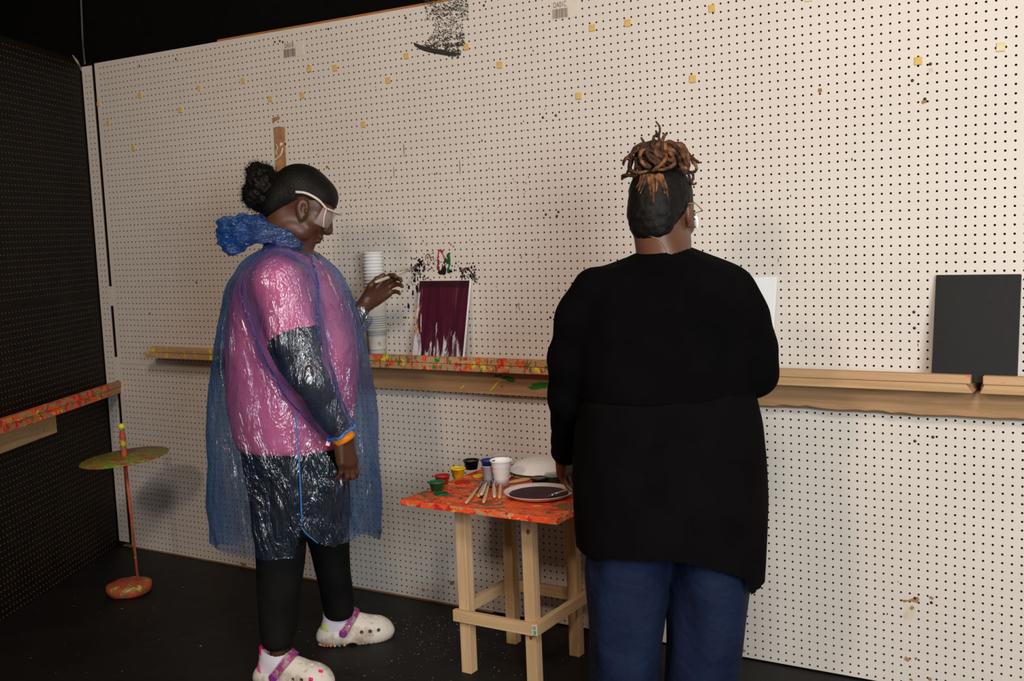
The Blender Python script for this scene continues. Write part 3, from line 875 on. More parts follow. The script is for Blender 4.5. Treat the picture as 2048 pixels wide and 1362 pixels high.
m_leg = wood('pale_stud_timber', (.66, .47, .29, 1), (.52, .34, .18, 1), 2, [(ORA, (45, 45, 30), .74, None, 0, 0), (YEL, (60, 60, 40), .75, None, 0, 0)], seed=7)
m_rail = wood('pale_rail_timber', (.66, .47, .29, 1), (.52, .34, .18, 1), 0, [(YEL, (60, 60, 60), .76, None, 0, 0)], seed=8)
m_raily = wood('pale_side_rail_timber', (.66, .47, .29, 1), (.52, .34, .18, 1), 1, [(YEL, (60, 60, 60), .76, None, 0, 0)], seed=11)
LX, LYY = .1245, .138
for sx in (-1, 1):
    for sy in (-1, 1):
        bm = bmesh.new(); add_box(bm, sx*LX-.019, sx*LX+.019, sy*LYY-.019, sy*LYY+.019, 0, ZT-.0195, .002)
        bm_obj('leg', bm, m_leg, tb)
m_knot = simple('timber_knot', (.16, .07, .03, 1), .7, .2, .3, 300)
for o_, px, py, a_, b_ in ((None, 1056, 1064, .007, .009), (None, 1062, 1276, .006, .006)):
    yk = -.35-LYY-.019; p = on_y(px, py, yk); bm = bmesh.new(); blob(bm, (p.x-1.2455, p.z), a_, b_, n=14, jag=.15, rnd=rnd)
    for v in bm.verts: v.co.y += -LYY-.019+.0006
    near_leg = [c for c in tb.children if c.name.startswith('leg') and abs(c.bound_box[0][0]-(LX-.019)) < .01 and c.bound_box[0][1] < 0][0]
    bm_obj('knot', bm, m_knot, near_leg)
RZ0, RZ1 = .178, .216
for sy in (-1, 1):
    bm = bmesh.new(); y = sy*(LYY+.019+.010); add_box(bm, -LX-.030, LX+.019, y-.0098, y+.0098, RZ0, RZ1, .0015); bm_obj('rail', bm, m_rail, tb)
for sx in (-1, 1):
    bm = bmesh.new(); x = sx*(LX+.019+.010); y0 = -LYY-.019-.020 if sx > 0 else -LYY+.02
    add_box(bm, x-.0098, x+.0098, y0+.0, LYY+.025, RZ0+.002, RZ1+.002, .0015); o = bm_obj('rail', bm, m_raily, tb)
    if sx > 0:
        bm = bmesh.new(); add_box(bm, x-.008, x+.008, y0-.0012, y0-.0003, RZ0+.005, RZ1-.001); s_ = bm_obj('price_sticker', bm, simple('white_sticker', (.7, .7, .7, 1)), o)
        bm = bmesh.new()
        add_box(bm, x-.004, x+.006, y0-.0018, y0-.0013, RZ0+.007, RZ0+.020)
        for i in range(5): add_box(bm, x-.006, x+.006, y0-.0018, y0-.0013, RZ0+.023+i*.0024, RZ0+.0242+i*.0024, 0, None, 1)
        bm_obj('sticker_print', bm, [simple('green_print', (.03, .45, .08, 1)), m_ink], s_)

# things on the table
def tz(px, py, dz=0): p = on_z(px, py, ZT); p.z += dz; return p
def plast(name, col, rough=.3): return simple(name, col, rough, .5, .05)
GLASSY = None
def clear_mat(name, col, alpha):
    m = NT(name, .15, .5); m.col(col); m.b.inputs['Alpha'].default_value = alpha; return m.m
def tub(px, py, body, paint, lab, r0=.0185, r1=.0245, h=.030, fill=.85, name='paint_pot', lidded=False):
    p = tz(px, py, .0004); r = thing(name, p, 0, lab, 'pot')
    bm = bmesh.new()
    add_lathe(bm, [(0, 0), (r0, 0), (r1, h-.003), (r1+.003, h-.003), (r1+.003, h), (r1-.001, h), (r0-.001, .0015), (0, .0015)], 32)
    bm_obj('pot_body', bm, body, r)
    rp = r0+(r1-r0)*fill-.0012
    if paint:
        bm = bmesh.new(); add_lathe(bm, [(0, h*fill+.002), (rp*.5, h*fill+.0015), (rp, h*fill), (rp, h*fill-.004)], 32); bm_obj('paint_fill', bm, paint, r)
    return r
pg = plast('green_plastic_paint', (.004, .11, .032, 1)); pr = plast('red_plastic_paint', (.38, .006, .010, 1)); py_ = plast('yellow_plastic_paint', (.72, .55, .005, 1)); pk = plast('black_plastic_paint', (.008, .006, .006, 1)); pb = plast('blue_plastic_paint', (.006, .025, .22, 1)); pw = plast('white_plastic_paint', (.75, .75, .76, 1))
t_ = tub(874, 981, pg, pg, 'green paint pot at the left corner of the table')
tub(885, 968, pr, pr, 'red paint pot behind the green one on the table')
t_ = tub(916, 954, py_, py_, 'yellow paint pot with a brown smear between red and black pots', h=.032)
bm = bmesh.new(); d_ = (CAM-t_.location); a_ = math.atan2(d_.y, d_.x)-.25
vv = []
for k in range(9):
    a2 = a_+.35*math.cos(k*2*PI/9); z2 = .020+.007*math.sin(k*2*PI/9); rr2 = .0185+.006*z2/.029+.0008; vv.append(bm.verts.new((rr2*math.cos(a2), rr2*math.sin(a2), z2)))
bm.faces.new(vv); bm_obj('paint_smear', bm, simple('brown_smear', (.28, .05, .01, 1)), t_)
tub(943, 938, pk, pk, 'black paint pot at the back left of the table', h=.033, r0=.021, r1=.027)
def lid(px, py, mat, r_, lab):
    p = tz(px, py, .0004); bm = bmesh.new(); add_lathe(bm, [(0, 0), (r_, 0), (r_+.001, .003), (r_-.002, .004), (r_-.004, .0022), (0, .0022)], 28); o = bm_obj('pot_lid', bm, mat); o.location = p
    return tag(o, lab, 'lid')
lid(882, 988, pg, .024, 'green pot lid lying in front of the green paint pot')
lid(925, 966, pr, .027, 'red smeared pot lid in front of the yellow paint pot')
lid(958, 953, py_, .022, 'yellow smeared pot lid left of the frosted cup')
m_frost = NT('frosted_plastic', .35, .4); m_frost.col((.62, .56, .60, 1)); m_frost.b.inputs['Alpha'].default_value = .9; m_frost = m_frost.m
p = tz(978, 968); r = thing('plastic_cup', p, 0, 'frosted plastic cup standing left of the white foam cup', 'cup')
bm = bmesh.new(); add_lathe(bm, [(0, 0), (.0165, 0), (.0225, .062), (.0245, .062), (.0245, .064), (.0215, .064), (.0155, .002), (0, .002)], 32); bm_obj('cup_body', bm, m_frost, r)
blue = tub(978, 968, pb, pb, 'blue paint pot set in the mouth of the frosted cup', r0=.0195, r1=.0225, h=.022); blue.location.z = ZT+.0605
p = on_z(1000, 938, ZT); r = thing('plastic_cup', p, 0, 'clear cup of white paint standing behind the foam cup', 'cup')
bm = bmesh.new(); add_lathe(bm, [(0, 0), (.018, 0), (.026, .046), (.0285, .046), (.0285, .0485), (.025, .0485), (.017, .002), (0, .002)], 32); bm_obj('cup_body', bm, m_frost, r)
bm = bmesh.new(); add_lathe(bm, [(0, .0435), (.0245, .043), (.0245, .04)], 32); bm_obj('paint_fill', bm, pw, r)
# foam cup with moulded steps
p = tz(1004, 972); r = thing('foam_cup', p, 0, 'white stepped foam cup standing in the middle of the table', 'cup')
prof = [(0, .001), (.0215, .001), (.0225, 0)]
for i, zz in enumerate((.026, .046, .066, .078)):
    rr = .0225+.0125*zz/.088; prof += [(rr-.0013, zz), (rr+.0012, zz+.0016)]
prof += [(.0355, .084), (.0375, .085), (.0378, .088), (.0350, .0888), (.0335, .086), (.0205, .004), (0, .004)]
bm = bmesh.new(); add_lathe(bm, prof, 44); bm_obj('cup_body', bm, m_foam, r)
# brushes
m_handle = wood('brush_handle_wood', (.62, .42, .24, 1), (.52, .33, .17, 1), 0, [], .5, 21)
m_ferr = simple('steel_ferrule', (.75, .75, .78, 1), .25, .5, .02, metal=1)
m_brist = simple('paint_clogged_bristle', (.10, .06, .06, 1), .7, .2, .4)
m_brist2 = simple('blonde_bristle', (.45, .33, .18, 1), .8, .2, .3)
def brush(a, b, lab, wd=.0058, ferr=.16, bris=.16, group=None, bm_=None, handle=None, cat='brush'):
    """a = handle end, b = bristle tip (world)"""
    a, b = Vector(a), Vector(b); L = (b-a).length; r = thing('paint_brush', a, 0, lab, cat, group)
    q = (b-a).to_track_quat('X', 'Z'); r.rotation_mode = 'QUATERNION'; r.rotation_quaternion = q
    h1 = L*(1-ferr-bris); h2 = L*(1-bris)
    bm = bmesh.new(); add_tube(bm, [(0, 0, 0), (.002, 0, 0), (h1*.15, 0, 0), (h1*.45, 0, 0), (h1*.85, 0, 0), (h1, 0, 0)], [wd*.35, wd*.8, wd*1.05, wd*1.1, wd*.7, wd*.75], 12, flat=.75); bm_obj('handle', bm, handle or m_handle, r)
    bm = bmesh.new(); add_tube(bm, [(h1-.002, 0, 0), (h1+.3*(h2-h1), 0, 0), (h2, 0, 0)], [wd*.85, wd*.9, wd*1.25], 12, flat=.7); bm_obj('ferrule', bm, m_ferr, r)
    bm = bmesh.new(); add_tube(bm, [(h2-.001, 0, 0), (h2+.4*(L-h2), 0, 0), (h2+.8*(L-h2), 0, 0), (L, 0, 0)], [wd*1.2, wd*1.35, wd*1.0, wd*.3], 12, flat=.5); bm_obj('bristles', bm, bm_ or m_brist, r)
    return r
m_hwhite = wood('whitened_handle', (.66, .60, .52, 1), (.50, .40, .30, 1), 0, [], .6, 31)
tips = [tz(979+dx, 962) for dx in (-9, -5, -1, 3, 8, 24)]
ends = [(932, 1010, 0, 'wooden brush handle furthest left in the bundle, lying almost on the table edge'), (957, 999, .004, 'second wooden brush handle from the left in the bundle'), (963, 1001, .012, 'third wooden brush handle from the left, resting on the others'), (967, 1009, 0, 'middle brush handle of the bundle, pointing to the front'), (989, 1001, .004, 'whitened brush handle pointing right in the bundle'), (999, 1000, 0, 'brush handle furthest right in the bundle in front of the foam cup')]
for i, (px, py, dz, lab) in enumerate(ends):
    e = tz(px, py, .0065+dz); t = tips[i].copy(); t.z = ZT+.0065+.0022*i+dz*.3
    d = (t-e).normalized(); brush(e, e+d*max(.105, (t-e).length), lab, group='bundle of brushes in front of the foam cup', handle=m_hwhite if i in (2, 4) else None)
e = tz(1018, 957, .007); t = tz(1092, 944, .007); brush(t.lerp(e, 0)+Vector((0, 0, 0)), e+(e-t)*.25, 'upper of two brush handles lying behind the foam cup', wd=.0065)
e = tz(1000, 972, .007); t = tz(1060, 962, .007); brush(t, e+(e-t)*.4, 'lower of two brush handles lying behind the foam cup', wd=.0075)
# palette plate with plum paint
p = tz(1078, 993, .0004); r = thing('foam_plate', p, 0, 'white plate full of dark plum paint at the front right of the table', 'plate')
bm = bmesh.new(); add_lathe(bm, [(0, 0), (.070, 0), (.088, .006), (.104, .016), (.106, .0175), (.105, .0185), (.100, .0165), (.086, .0085), (.070, .003), (0, .003)], 56)
for v in bm.verts: v.co.x *= 1.06
bm_obj('plate_body', bm, simple('foam_plate_white', (.66, .60, .58, 1), .5, .4, .03), r)
m_pool = NT('plum_paint_pool', .45, .12); m_pool.col(m_pool.ramp(m_pool.noise(30, 4), [(.35, (.020, .006, .012, 1)), (.65, (.042, .010, .022, 1))])); m_pool.bump(m_pool.noise(35, 4, .6, None, 1.5), .5, .003)
bm = bmesh.new(); n = 64; c_ = bm.verts.new((0, 0, .0095)); R0 = []; R1 = []
for i in range(n):
    a = 2*PI*i/n; w = .091*(1+.05*mnoise.noise(Vector((math.cos(a)*2, math.sin(a)*2, 5)))-.05*max(0, math.cos(a-2.1))); R0.append(bm.verts.new((w*.6*math.cos(a)*1.06, w*.6*math.sin(a), .0100))); R1.append(bm.verts.new((w*math.cos(a)*1.06, w*math.sin(a), .0105)))
for i in range(n):
    j = (i+1) % n; bm.faces.new((c_, R0[i], R0[j])); bm.faces.new((R0[i], R1[i], R1[j], R0[j]))
bm_obj('paint_pool', bm, m_pool.m, r, True)
bm = bmesh.new(); blob(bm, (0, 0), .006, .005, n=10); bmesh.ops.rotate(bm, verts=bm.verts, cent=(0, 0, 0), matrix=Matrix.Rotation(-PI/2, 3, 'X'))
q = on_z(1021, 986, ZT+.014)-p
for v in bm.verts: v.co = Vector((v.co.x+q.x, v.co.y+q.y, .0128+v.co.z))
bm_obj('red_dab', bm, m_pred, r)
a = on_z(1146, 975, ZT+.020); b = on_z(1096, 993, ZT+.015); brush(a, b, 'brush with a bright metal ferrule lying across the plum paint plate', wd=.0052, ferr=.38, bris=.10)
# plates stacked upside down at the back
p = tz(1079, 946, .0004); r = thing('foam_plate', p, 0, 'lower of two foam plates at the back of the table, mottled orange and olive', 'plate')
m_mottle = NT('mottled_foam', .5, .3); m_mottle.col(m_mottle.ramp(m_mottle.noise(9, 3), [(.35, (.45, .14, .05, 1)), (.5, (.30, .24, .07, 1)), (.65, (.22, .20, .05, 1))]))  # orange and olive mottling over the whole lower plate
pl = [(0, .012), (.050, .012), (.086, .004), (.103, 0), (.106, .002), (.104, .004), (.088, .010), (.052, .017), (0, .017)]
bm = bmesh.new(); add_lathe(bm, pl, 48); bm_obj('plate_body', bm, m_mottle.m, r)
r = thing('foam_plate', p+Vector((.004, .0, .0135)), 0, 'upper white foam plate turned over at the back of the table', 'plate')
bm = bmesh.new(); add_lathe(bm, [(0, .034), (.045, .033), (.078, .024), (.098, .006), (.106, 0), (.109, .002), (.107, .005), (.100, .010), (.080, .028), (.046, .037), (0, .0385)], 48); bm_obj('plate_body', bm, m_foam, r)
# lidded pots behind the plum plate
def jar(px, py, body, lidm, lab, r0, h):
    p = tz(px, py, .0004); r = thing('paint_pot', p, 0, lab, 'pot')
    bm = bmesh.new(); add_lathe(bm, [(0, 0), (r0*.8, 0), (r0*.93, h*.75), (r0*.93, h*.8), (0, h*.8)], 30); bm_obj('pot_body', bm, body, r)
    bm = bmesh.new(); add_lathe(bm, [(r0*.9, h*.76), (r0*1.05, h*.78), (r0*1.05, h*.9), (r0*.95, h), (r0*.8, h*.94), (0, h*.94)], 30); bm_obj('pot_lid', bm, lidm, r)
m_clearlid = NT('clear_lid', .15, .6); m_clearlid.col((.45, .55, .48, 1)); m_clearlid.b.inputs['Alpha'].default_value = .45
jar(1078, 970, pk, pk, 'black lidded paint pot behind the plum paint plate', .026, .026)
jar(1106, 966, plast('dark_green_paint', (.008, .045, .022, 1)), m_clearlid.m, 'dark green paint pot with a clear lid beside the black one', .028, .031)
jar(1136, 972, pr, plast('red_lid', (.32, .01, .02, 1)), 'red paint pot under the hand of the person in black', .028, .030)

# ================================================================ SPIN STAND IN THE CORNER
m_stand = NT('spattered_stand', .5, .3)
n = m_stand.noise(14, 4, .6, None, 1)
m_stand.col(m_stand.ramp(n, [(.36, (.25, .06, .02, 1)), (.44, (.62, .07, .02, 1)), (.49, (.20, .10, .05, 1)), (.53, (.50, .03, .015, 1)), (.57, (.16, .10, .05, 1)), (.64, (.45, .36, .03, 1))]))
m_disc = NT('spattered_disc', .5, .3)
n = m_disc.noise(17, 5, .65, m_disc.coord((.7, 1.6, 1)), 1.2)
m_disc.col(m_disc.ramp(n, [(.36, (.45, .05, .02, 1)), (.43, (.20, .10, .05, 1)), (.475, (.30, .33, .03, 1)), (.50, (.10, .08, .04, 1)), (.53, (.24, .12, .05, 1)), (.56, (.36, .42, .02, 1)), (.62, (.03, .22, .02, 1))]))
m_ball = simple('lime_paint', (.62, .62, .02, 1), .4, .4)
SB = on_z(258, 1172, .03); SB.z = 0
sd = thing('spin_stand', SB, 0, 'paint spattered stand with a thin rod and a wide disc in the corner', 'stand')
bm = bmesh.new(); add_lathe(bm, [(0, 0), (.070, 0), (.086, .006), (.092, .026), (.090, .040), (.078, .047), (0, .050)], 40)
for v in bm.verts:
    v.co.z += v.co.z*.25*(v.co.x)/.09*.3+.004*mnoise.noise(v.co*25) if v.co.z > .001 else 0
bm_obj('base', bm, m_stand.m, sd)
tp = on_h(243, 853, (SB-CAM).dot(HV)); bp = on_h(275, 1148, (SB-CAM).dot(HV)); dsc = on_h(249, 915, (SB-CAM).dot(HV))
l_ = lambda p: p-SB
bm = bmesh.new(); add_tube(bm, [l_(bp)-Vector((0, 0, .03)), l_(bp).lerp(l_(dsc), .5), l_(dsc)], [.0055, .006, .008], 10); bm_obj('rod', bm, m_stand.m, sd)
bm = bmesh.new(); add_tube(bm, curve_pts([l_(dsc), l_(dsc).lerp(l_(tp), .4), l_(dsc).lerp(l_(tp), .8), l_(tp)], 12), [.012]*4+[.013]*4+[.010]*5, 12); bm_obj('hub_post', bm, m_stand.m, sd)
bm = bmesh.new(); bmesh.ops.create_icosphere(bm, subdivisions=3, radius=.013, matrix=Matrix.Translation(l_(tp))); bm_obj('ball_knob', bm, m_ball, sd, True)
bm = bmesh.new(); add_lathe(bm, [(0, -.004), (.172, -.003), (.176, 0), (.172, .003), (.03, .004), (.0, .006)], 64)
Rm = Matrix.Rotation(math.radians(-4.5), 4, HV) @ Matrix.Rotation(math.radians(1.5), 4, RH)
bmesh.ops.transform(bm, matrix=Rm, verts=bm.verts)
for v in bm.verts: v.co += l_(dsc)
bm_obj('disc', bm, m_disc.m, sd)

# ================================================================ PEOPLE
ANG = -YAW
class Frame:
    """local axes: u = along RH, v = along HV (away from the camera), z up; origin on the floor"""
    def __init__(s, x, y):
        s.o = Vector((x, y, 0)); s.h0 = (s.o-CAM).dot(HV)
    def L(s, px, py, h):
        p = on_h(px, py, h)-s.o
        return np.array((p.dot(RH), p.dot(HV), p.z))
    def m(s, px, h): return px*h/F_PX*.99
    def rows(s, data, h=None):
        """(py, left, right, half depth, h) -> loft rows"""
        out = []
        for r in data:
            py, l, rr, b = r[:4]; hh = r[4] if len(r) > 4 else s.h0
            A, B = s.L(l, py, hh), s.L(rr, py, hh)
            out.append(((A[2]+B[2])/2, (A[0]+B[0])/2, (A[1]+B[1])/2, (B[0]-A[0])/2, b))
        return out
def unit(a): a = np.array(a, float); return a/np.linalg.norm(a)
def rotv(v, ax, ang):
    ax = unit(ax); v = np.array(v, float)
    return v*math.cos(ang)+np.cross(ax, v)*math.sin(ang)+ax*np.dot(ax, v)*(1-math.cos(ang))
def head_axes(yaw, pitch, roll=0):
    """yaw about z from local +v toward +u ; returns columns right, forward, up"""
    f = np.array((math.sin(yaw), math.cos(yaw), 0)); r = np.array((math.cos(yaw), -math.sin(yaw), 0)); u = np.array((0, 0, 1.))
    f2 = f*math.cos(pitch)-u*math.sin(pitch); u2 = u*math.cos(pitch)+f*math.sin(pitch)
    r2 = r*math.cos(roll)+u2*math.sin(roll); u3 = u2*math.cos(roll)-r*math.sin(roll)
    return np.stack([r2, f2, u3], 1)
def add_head(S, c, A, s=1.0, wide=1.0):
    T = lambda x, y, z: c+A@(np.array((x*wide, y, z))*s)
    E = lambda p, r, k=.02, sub=False, R=None: S.ell(T(*p), np.array((r[0]*wide, r[1], r[2]))*s, A if R is None else A@R, k, sub)
    K = lambda p, q, r0, r1, k=.012: S.cone(T(*p), T(*q), r0*s, r1*s, k)
    E((0, -.012, .030), (.074, .093, .086), 0)
    E((0, .030, -.045), (.060, .060, .078), .03)
    E((0, .052, .02), (.060, .040, .055), .03)
    E((0, .062, -.098), (.030, .026, .022), .025)
    for q in (-1, 1):
        E((q*.040, .058, -.032), (.028, .028, .026), .02)
        E((q*.052, .022, -.078), (.018, .036, .024), .02)
        E((q*.031, .086, .006), (.019, .012, .012), .008, True)
        E((q*.031, .074, .004), (.0135, .0135, .0115), .003)
        K((q*.012, .088, .022), (q*.045, .078, .024), .007, .006, .012)
        E((q*.015, .098, -.040), (.011, .012, .009), .008)
        K((q*.010, .108, -.0455), (q*.010, .104, -.0475), .0035, .0035)
        # ear
        Re = np.array([[1, 0, 0], [0, .94, -.34], [0, .34, .94]])
        E((q*.076, .008, -.010), (.010, .020, .032), .006, False, Re)
        E((q*.087, .012, -.008), (.009, .011, .020), .004, True, Re)
        E((q*.080, .022, -.012), (.007, .006, .008), .004)
        E((q*.076, .016, -.038), (.008, .010, .010), .005)
    K((0, .088, .012), (0, .108, -.034), .008, .0125, .012)
    E((0, .106, -.038), (.013, .012, .010), .008)
    E((0, .088, -.064), (.026, .014, .010), .008)
    E((0, .094, -.0665), (.023, .010, .0065), .004)
    E((0, .091, -.079), (.021, .011, .0075), .004)
    K((-.024, .090, -.0725), (.024, .090, -.0725), .0022, .0022, 0) if False else None
    E((0, .104, -.0725), (.022, .008, .0016), .002, True)
    return T
def add_hand(S, w, D, N, Sd, curls, s=1.0, thumb=None, spread=.09, k=.008):
    """w wrist, D toward fingers, N out of the back of the hand, Sd toward the thumb side; curls = 4x3 angles"""
    D, N, Sd = unit(D), unit(N), unit(Sd); w = np.array(w, float)
    bases = [(.027, .088), (.009, .092), (-.009, .088), (-.026, .079)]
    lens = [(.042, .025, .020), (.046, .028, .021), (.043, .026, .020), (.034, .020, .018)]
    rad = [.0092, .0094, .0090, .0080]; tips = []
    for i, ((sx, dl), ln) in enumerate(zip(bases, lens)):
        b = w+(D*dl+Sd*sx+N*(.003 if i in (1, 2) else 0))*s
        S.cone(w+(D*.008+Sd*sx*.55)*s, b, .0165*s, .0125*s, .014)
        S.cone(w+(D*.03+Sd*sx*.7-N*.006)*s, b-N*.005*s, .014*s, .0115*s, .012)
        d = unit(D+Sd*sx/.027*spread); p = b; a = 0
        for j in range(3):
            a += curls[i][j]; dd = rotv(d, np.cross(d, -N), a)
            q = p+dd*ln[j]*s; r = rad[i]*s
            S.cone(p, q, r*(1-.08*j), r*(.95-.09*j), k if j == 0 else .004); p = q
        tips.append(p)
    if thumb is None: thumb = ((.35, .0, .9), (.75, -.15, .5), (.95, -.25, .1))
    p = w+(D*.022+Sd*.022)*s
    for j, (ln, r0, r1) in enumerate(((.042, .0155, .0125), (.034, .0115, .0100), (.027, .0098, .0080))):
        a, b, c = thumb[j]; q = p+unit(D*a+N*b+Sd*c)*ln*s
        S.cone(p, q, r0*s, r1*s, .012 if j == 0 else .004); p = q
    tips.append(p); return tips

def skin_mat(name, c1, c2):
    m = NT(name, .42, .4); m.col(m.ramp(m.noise(14, 4), [(.3, c1), (.7, c2)]))
    m.bump(m.noise(260, 3), .06, .0006); return m.m
m_hair = NT('black_hair', .6, .2); m_hair.col(m_hair.ramp(m_hair.noise(60, 3), [(.3, (.002, .0016, .0015, 1)), (.7, (.0045, .0036, .0032, 1))])); m_hair.bump(m_hair.noise(120, 4), .6, .003); m_hair = m_hair.m

# ---------------------------------------------------------------- person in the blue poncho
P = Frame(.63, -.655); H0 = P.h0; L = P.L
body_skin = skin_mat('deep_brown_skin', (.060, .022, .011, 1), (.080, .030, .016, 1))
p1 = thing('person', P.o, ANG, 'person in a clear blue plastic poncho over a pink shirt, painting with a brush', 'person')
lo = np.array((-.42, -.42, 0)); hi = np.array((.42, .52, 1.74))
hc = L(603, 410, H0+.005); HA = head_axes(math.radians(80), math.radians(28))
# joints
shR, elR, wrR = L(556, 560, H0-.19), L(612, 745, H0-.27), L(682, 868, H0-.25)
shL, elL, wrL = L(600, 560, H0+.19), L(676, 668, H0+.30), L(733, 606, H0+.36)
hipR, knR, anR = L(556, 960, H0-.09), L(556, 1140, H0-.125), L(556, 1285, H0-.165)
hipL, knL, anL = L(610, 960, H0+.10), L(664, 1110, H0+.135), L(681, 1226, H0+.178)
S = SDF(lo, hi, .0042)
add_head(S, hc, HA, 1.05)
nk0 = hc+HA@np.array((0, -.035, -.06)); nk1 = L(565, 520, H0)
S.cone(nk0, nk1, .056, .066, .03)
S.cone(hc+HA@np.array((0, .01, -.09)), L(590, 515, H0), .034, .05, .03)
S.loft(P.rows([(505, 530, 618, .10), (540, 490, 645, .17), (600, 470, 670, .18), (680, 465, 690, .17), (760, 465, 695, .17), (840, 475, 690, .18), (930, 490, 680, .18), (1000, 520, 670, .17)]), .03)
for a, b, c in ((shR, elR, wrR), (shL, elL, wrL)):
    S.cone(a, b, .058, .047, .03); S.cone(b, b+(c-b)*.62, .046, .035, .015)
for a, b, c in ((hipR, knR, anR), (hipL, knL, anL)):
    S.cone(a, b, .072, .038, .03); S.cone(b, b*.45+c*.55, .038, .036, .02); S.cone(b*.45+c*.55, c, .036, .029, .02)
ftR = unit((.97, -.22, 0)); ftL = unit((.96, .26, 0))
for an, ft in ((anR, ftR), (anL, ftL)):
    g = an.copy(); g[2] = .05
    S.cone(an, g, .030, .026, .01); S.cone(g-ft*.015, g+ft*.10-np.array((0, 0, .010)), .024, .020, .02)
# hanging right hand, back of the hand to the viewer
S1, S = S, SDF(wrR-.15, wrR+.15, .0021); S.cone(elR+(wrR-elR)*.45, wrR, .0365, .0275, 0)
t_R = add_hand(S, wrR+np.array((.004, 0, -.006)), (.14, .04, -1), (.80, -.60, .09), (.60, .80, .12),
    [(.10, .38, .28), (.14, .40, .28), (.20, .44, .30), (.28, .48, .32)], .98, thumb=((.75, -.35, .45), (.95, -.3, .1), (.95, -.3, -.1)))
handR, S = S, SDF(wrL-.16, wrL+.16, .0021); S.cone(elL+(wrL-elL)*.45, wrL, .0365, .0275, 0)
t_L = add_hand(S, wrL, (.75, .25, .60), (-.46, .86, .21), (-.50, -.42, .76),
    [(.45, .75, .45), (.55, .70, .40), (.62, .66, .38), (.75, .60, .35)], 1.0, thumb=((.62, -.45, .62), (.92, -.25, .20), (1, -.10, -.12)))
handL = S
def merged(name, parts, mat, parent):
    vs, fs, n = [], [], 0
    for s_ in parts:
        v, f = s_.mesh(); v = relax(v, f, 2); vs.append(v); fs.append(f+n); n += len(v)
    return link(name, np_mesh(name, np.concatenate(vs), np.concatenate(fs)), mat, parent)
merged('body', [S1, handR, handL], body_skin, p1)

# hair cap and puff
S = SDF(hc-.26, hc+.22, .005)
T1 = lambda x, y, z: hc+HA@(np.array((x, y, z))*1.05)
S.ell(T1(0, -.016, .036), (.080, .098, .090), HA, 0)
S.ell(T1(0, -.07, -.01), (.060, .05, .05), HA, .03)
S.ell(T1(0, -.075, -.045), (.048, .035, .04), HA, .03)
S.ell(T1(0, .050, .046), (.064, .050, .052), HA, .03)
S.ell(T1(0, .115, -.036), (.085, .100, .066), HA, .006, True)
S.ell(T1(.085, .02, -.055), (.05, .055, .055), HA, .015, True); S.ell(T1(-.085, .02, -.055), (.05, .055, .055), HA, .015, True)
hair = sdf_obj('hair', S, m_hair, p1, rel=2)
pc = L(531, 377, H0+.0); S = SDF(pc-.13, pc+.13, .004)
S.ell(pc, (.058, .066, .068), None, 0)
S.ell(L(518, 392, H0), (.050, .058, .046), None, .02); S.ell(L(522, 355, H0), (.040, .045, .040), None, .02); S.ell(L(508, 338, H0), (.022, .03, .018), None, .02); S.ell(L(548, 398, H0), (.040, .05, .036), None, .02)
puff = sdf_obj('hair_puff', S, m_hair, hair, rel=1, disp=lambda v: np.array([.011*mnoise.noise(Vector(q)*38)+.006*mnoise.noise(Vector(q)*90) for q in v]))
bm = bmesh.new(); rh = random.Random(2)
me = puff.data; vs = [v for v in me.vertices]
for i in range(1500):
    v = rh.choice(vs); n_ = (v.normal+Vector((rh.uniform(-.9, .9), rh.uniform(-.9, .9), rh.uniform(-.7, .7)))).normalized()
    c_ = v.co; l_ = rh.uniform(.006, .020); cv_ = Vector((rh.uniform(-1, 1), rh.uniform(-1, 1), rh.uniform(-1, 1)))*.006
    add_tube(bm, [c_, c_+n_*l_*.5+cv_, c_+n_*l_], [.0006, .0005, .0002], 3, caps=False)
tag(bm_obj('hair_wisps', bm, m_hair, hair), kind='stuff')

# pink shirt, dark sleeves, trousers
m_pink = NT('pink_cotton', .8, .15); m_pink.col(m_pink.ramp(m_pink.noise(7, 4), [(.3, (.78, .13, .27, 1)), (.7, (.88, .18, .33, 1))])); m_pink.bump(m_pink.noise(9, 5, .6), .5, .02); m_pink = m_pink.m
m_dark = NT('charcoal_cotton', .85, .15); m_dark.col(m_dark.ramp(m_dark.noise(12, 4), [(.3, (.0040, .0036, .0040, 1)), (.7, (.0065, .0058, .0062, 1))])); m_dark.bump(m_dark.noise(7, 4), .6, .03); m_dark = m_dark.m
m_grey = simple('charcoal_sleeve', (.035, .030, .032, 1), .8, .2, .2, 20, .2)
S = SDF(lo, hi, .006)
torso = P.rows([(462, 562, 596, .05), (480, 556, 600, .065), (496, 545, 608, .085), (510, 512, 630, .13), (535, 486, 655, .18), (575, 466, 680, .205), (620, 458, 697, .215), (680, 453, 712, .215), (740, 452, 716, .21), (800, 456, 714, .21), (850, 468, 708, .21), (892, 480, 700, .21)])
S.loft(torso, 0)
for a, b, q in ((shR, elR, .62), (shL, elL, .62)):
    e = a+(b-a)*q*1.25; S.cone(a, e, .078, .082, .04)
def cutshirt(c):
    z0 = L(600, 889, H0)[2]; m = c[:, 2] > z0+.004*np.sin(c[:, 0]*30)
    for a, b in ((shR, elR), (shL, elL)):
        t = ((c-a)@(b-a))/((b-a)@(b-a)); d = np.linalg.norm(c-a-np.clip(t, 0, 1.2)[:, None]*(b-a), axis=1)
        m &= ~((t > .60) & (d < .098) & (np.abs(c[:, 1]) > .20))
    m &= c[:, 2] < L(575, 490, H0)[2]+.5*(L(575, 490, H0)[0]-c[:, 0])
    return m
shirt = sdf_obj('shirt', S, m_pink, p1, cutshirt, 3, disp=lambda v: waves(v, (9, 9, 3), .0025, 3))
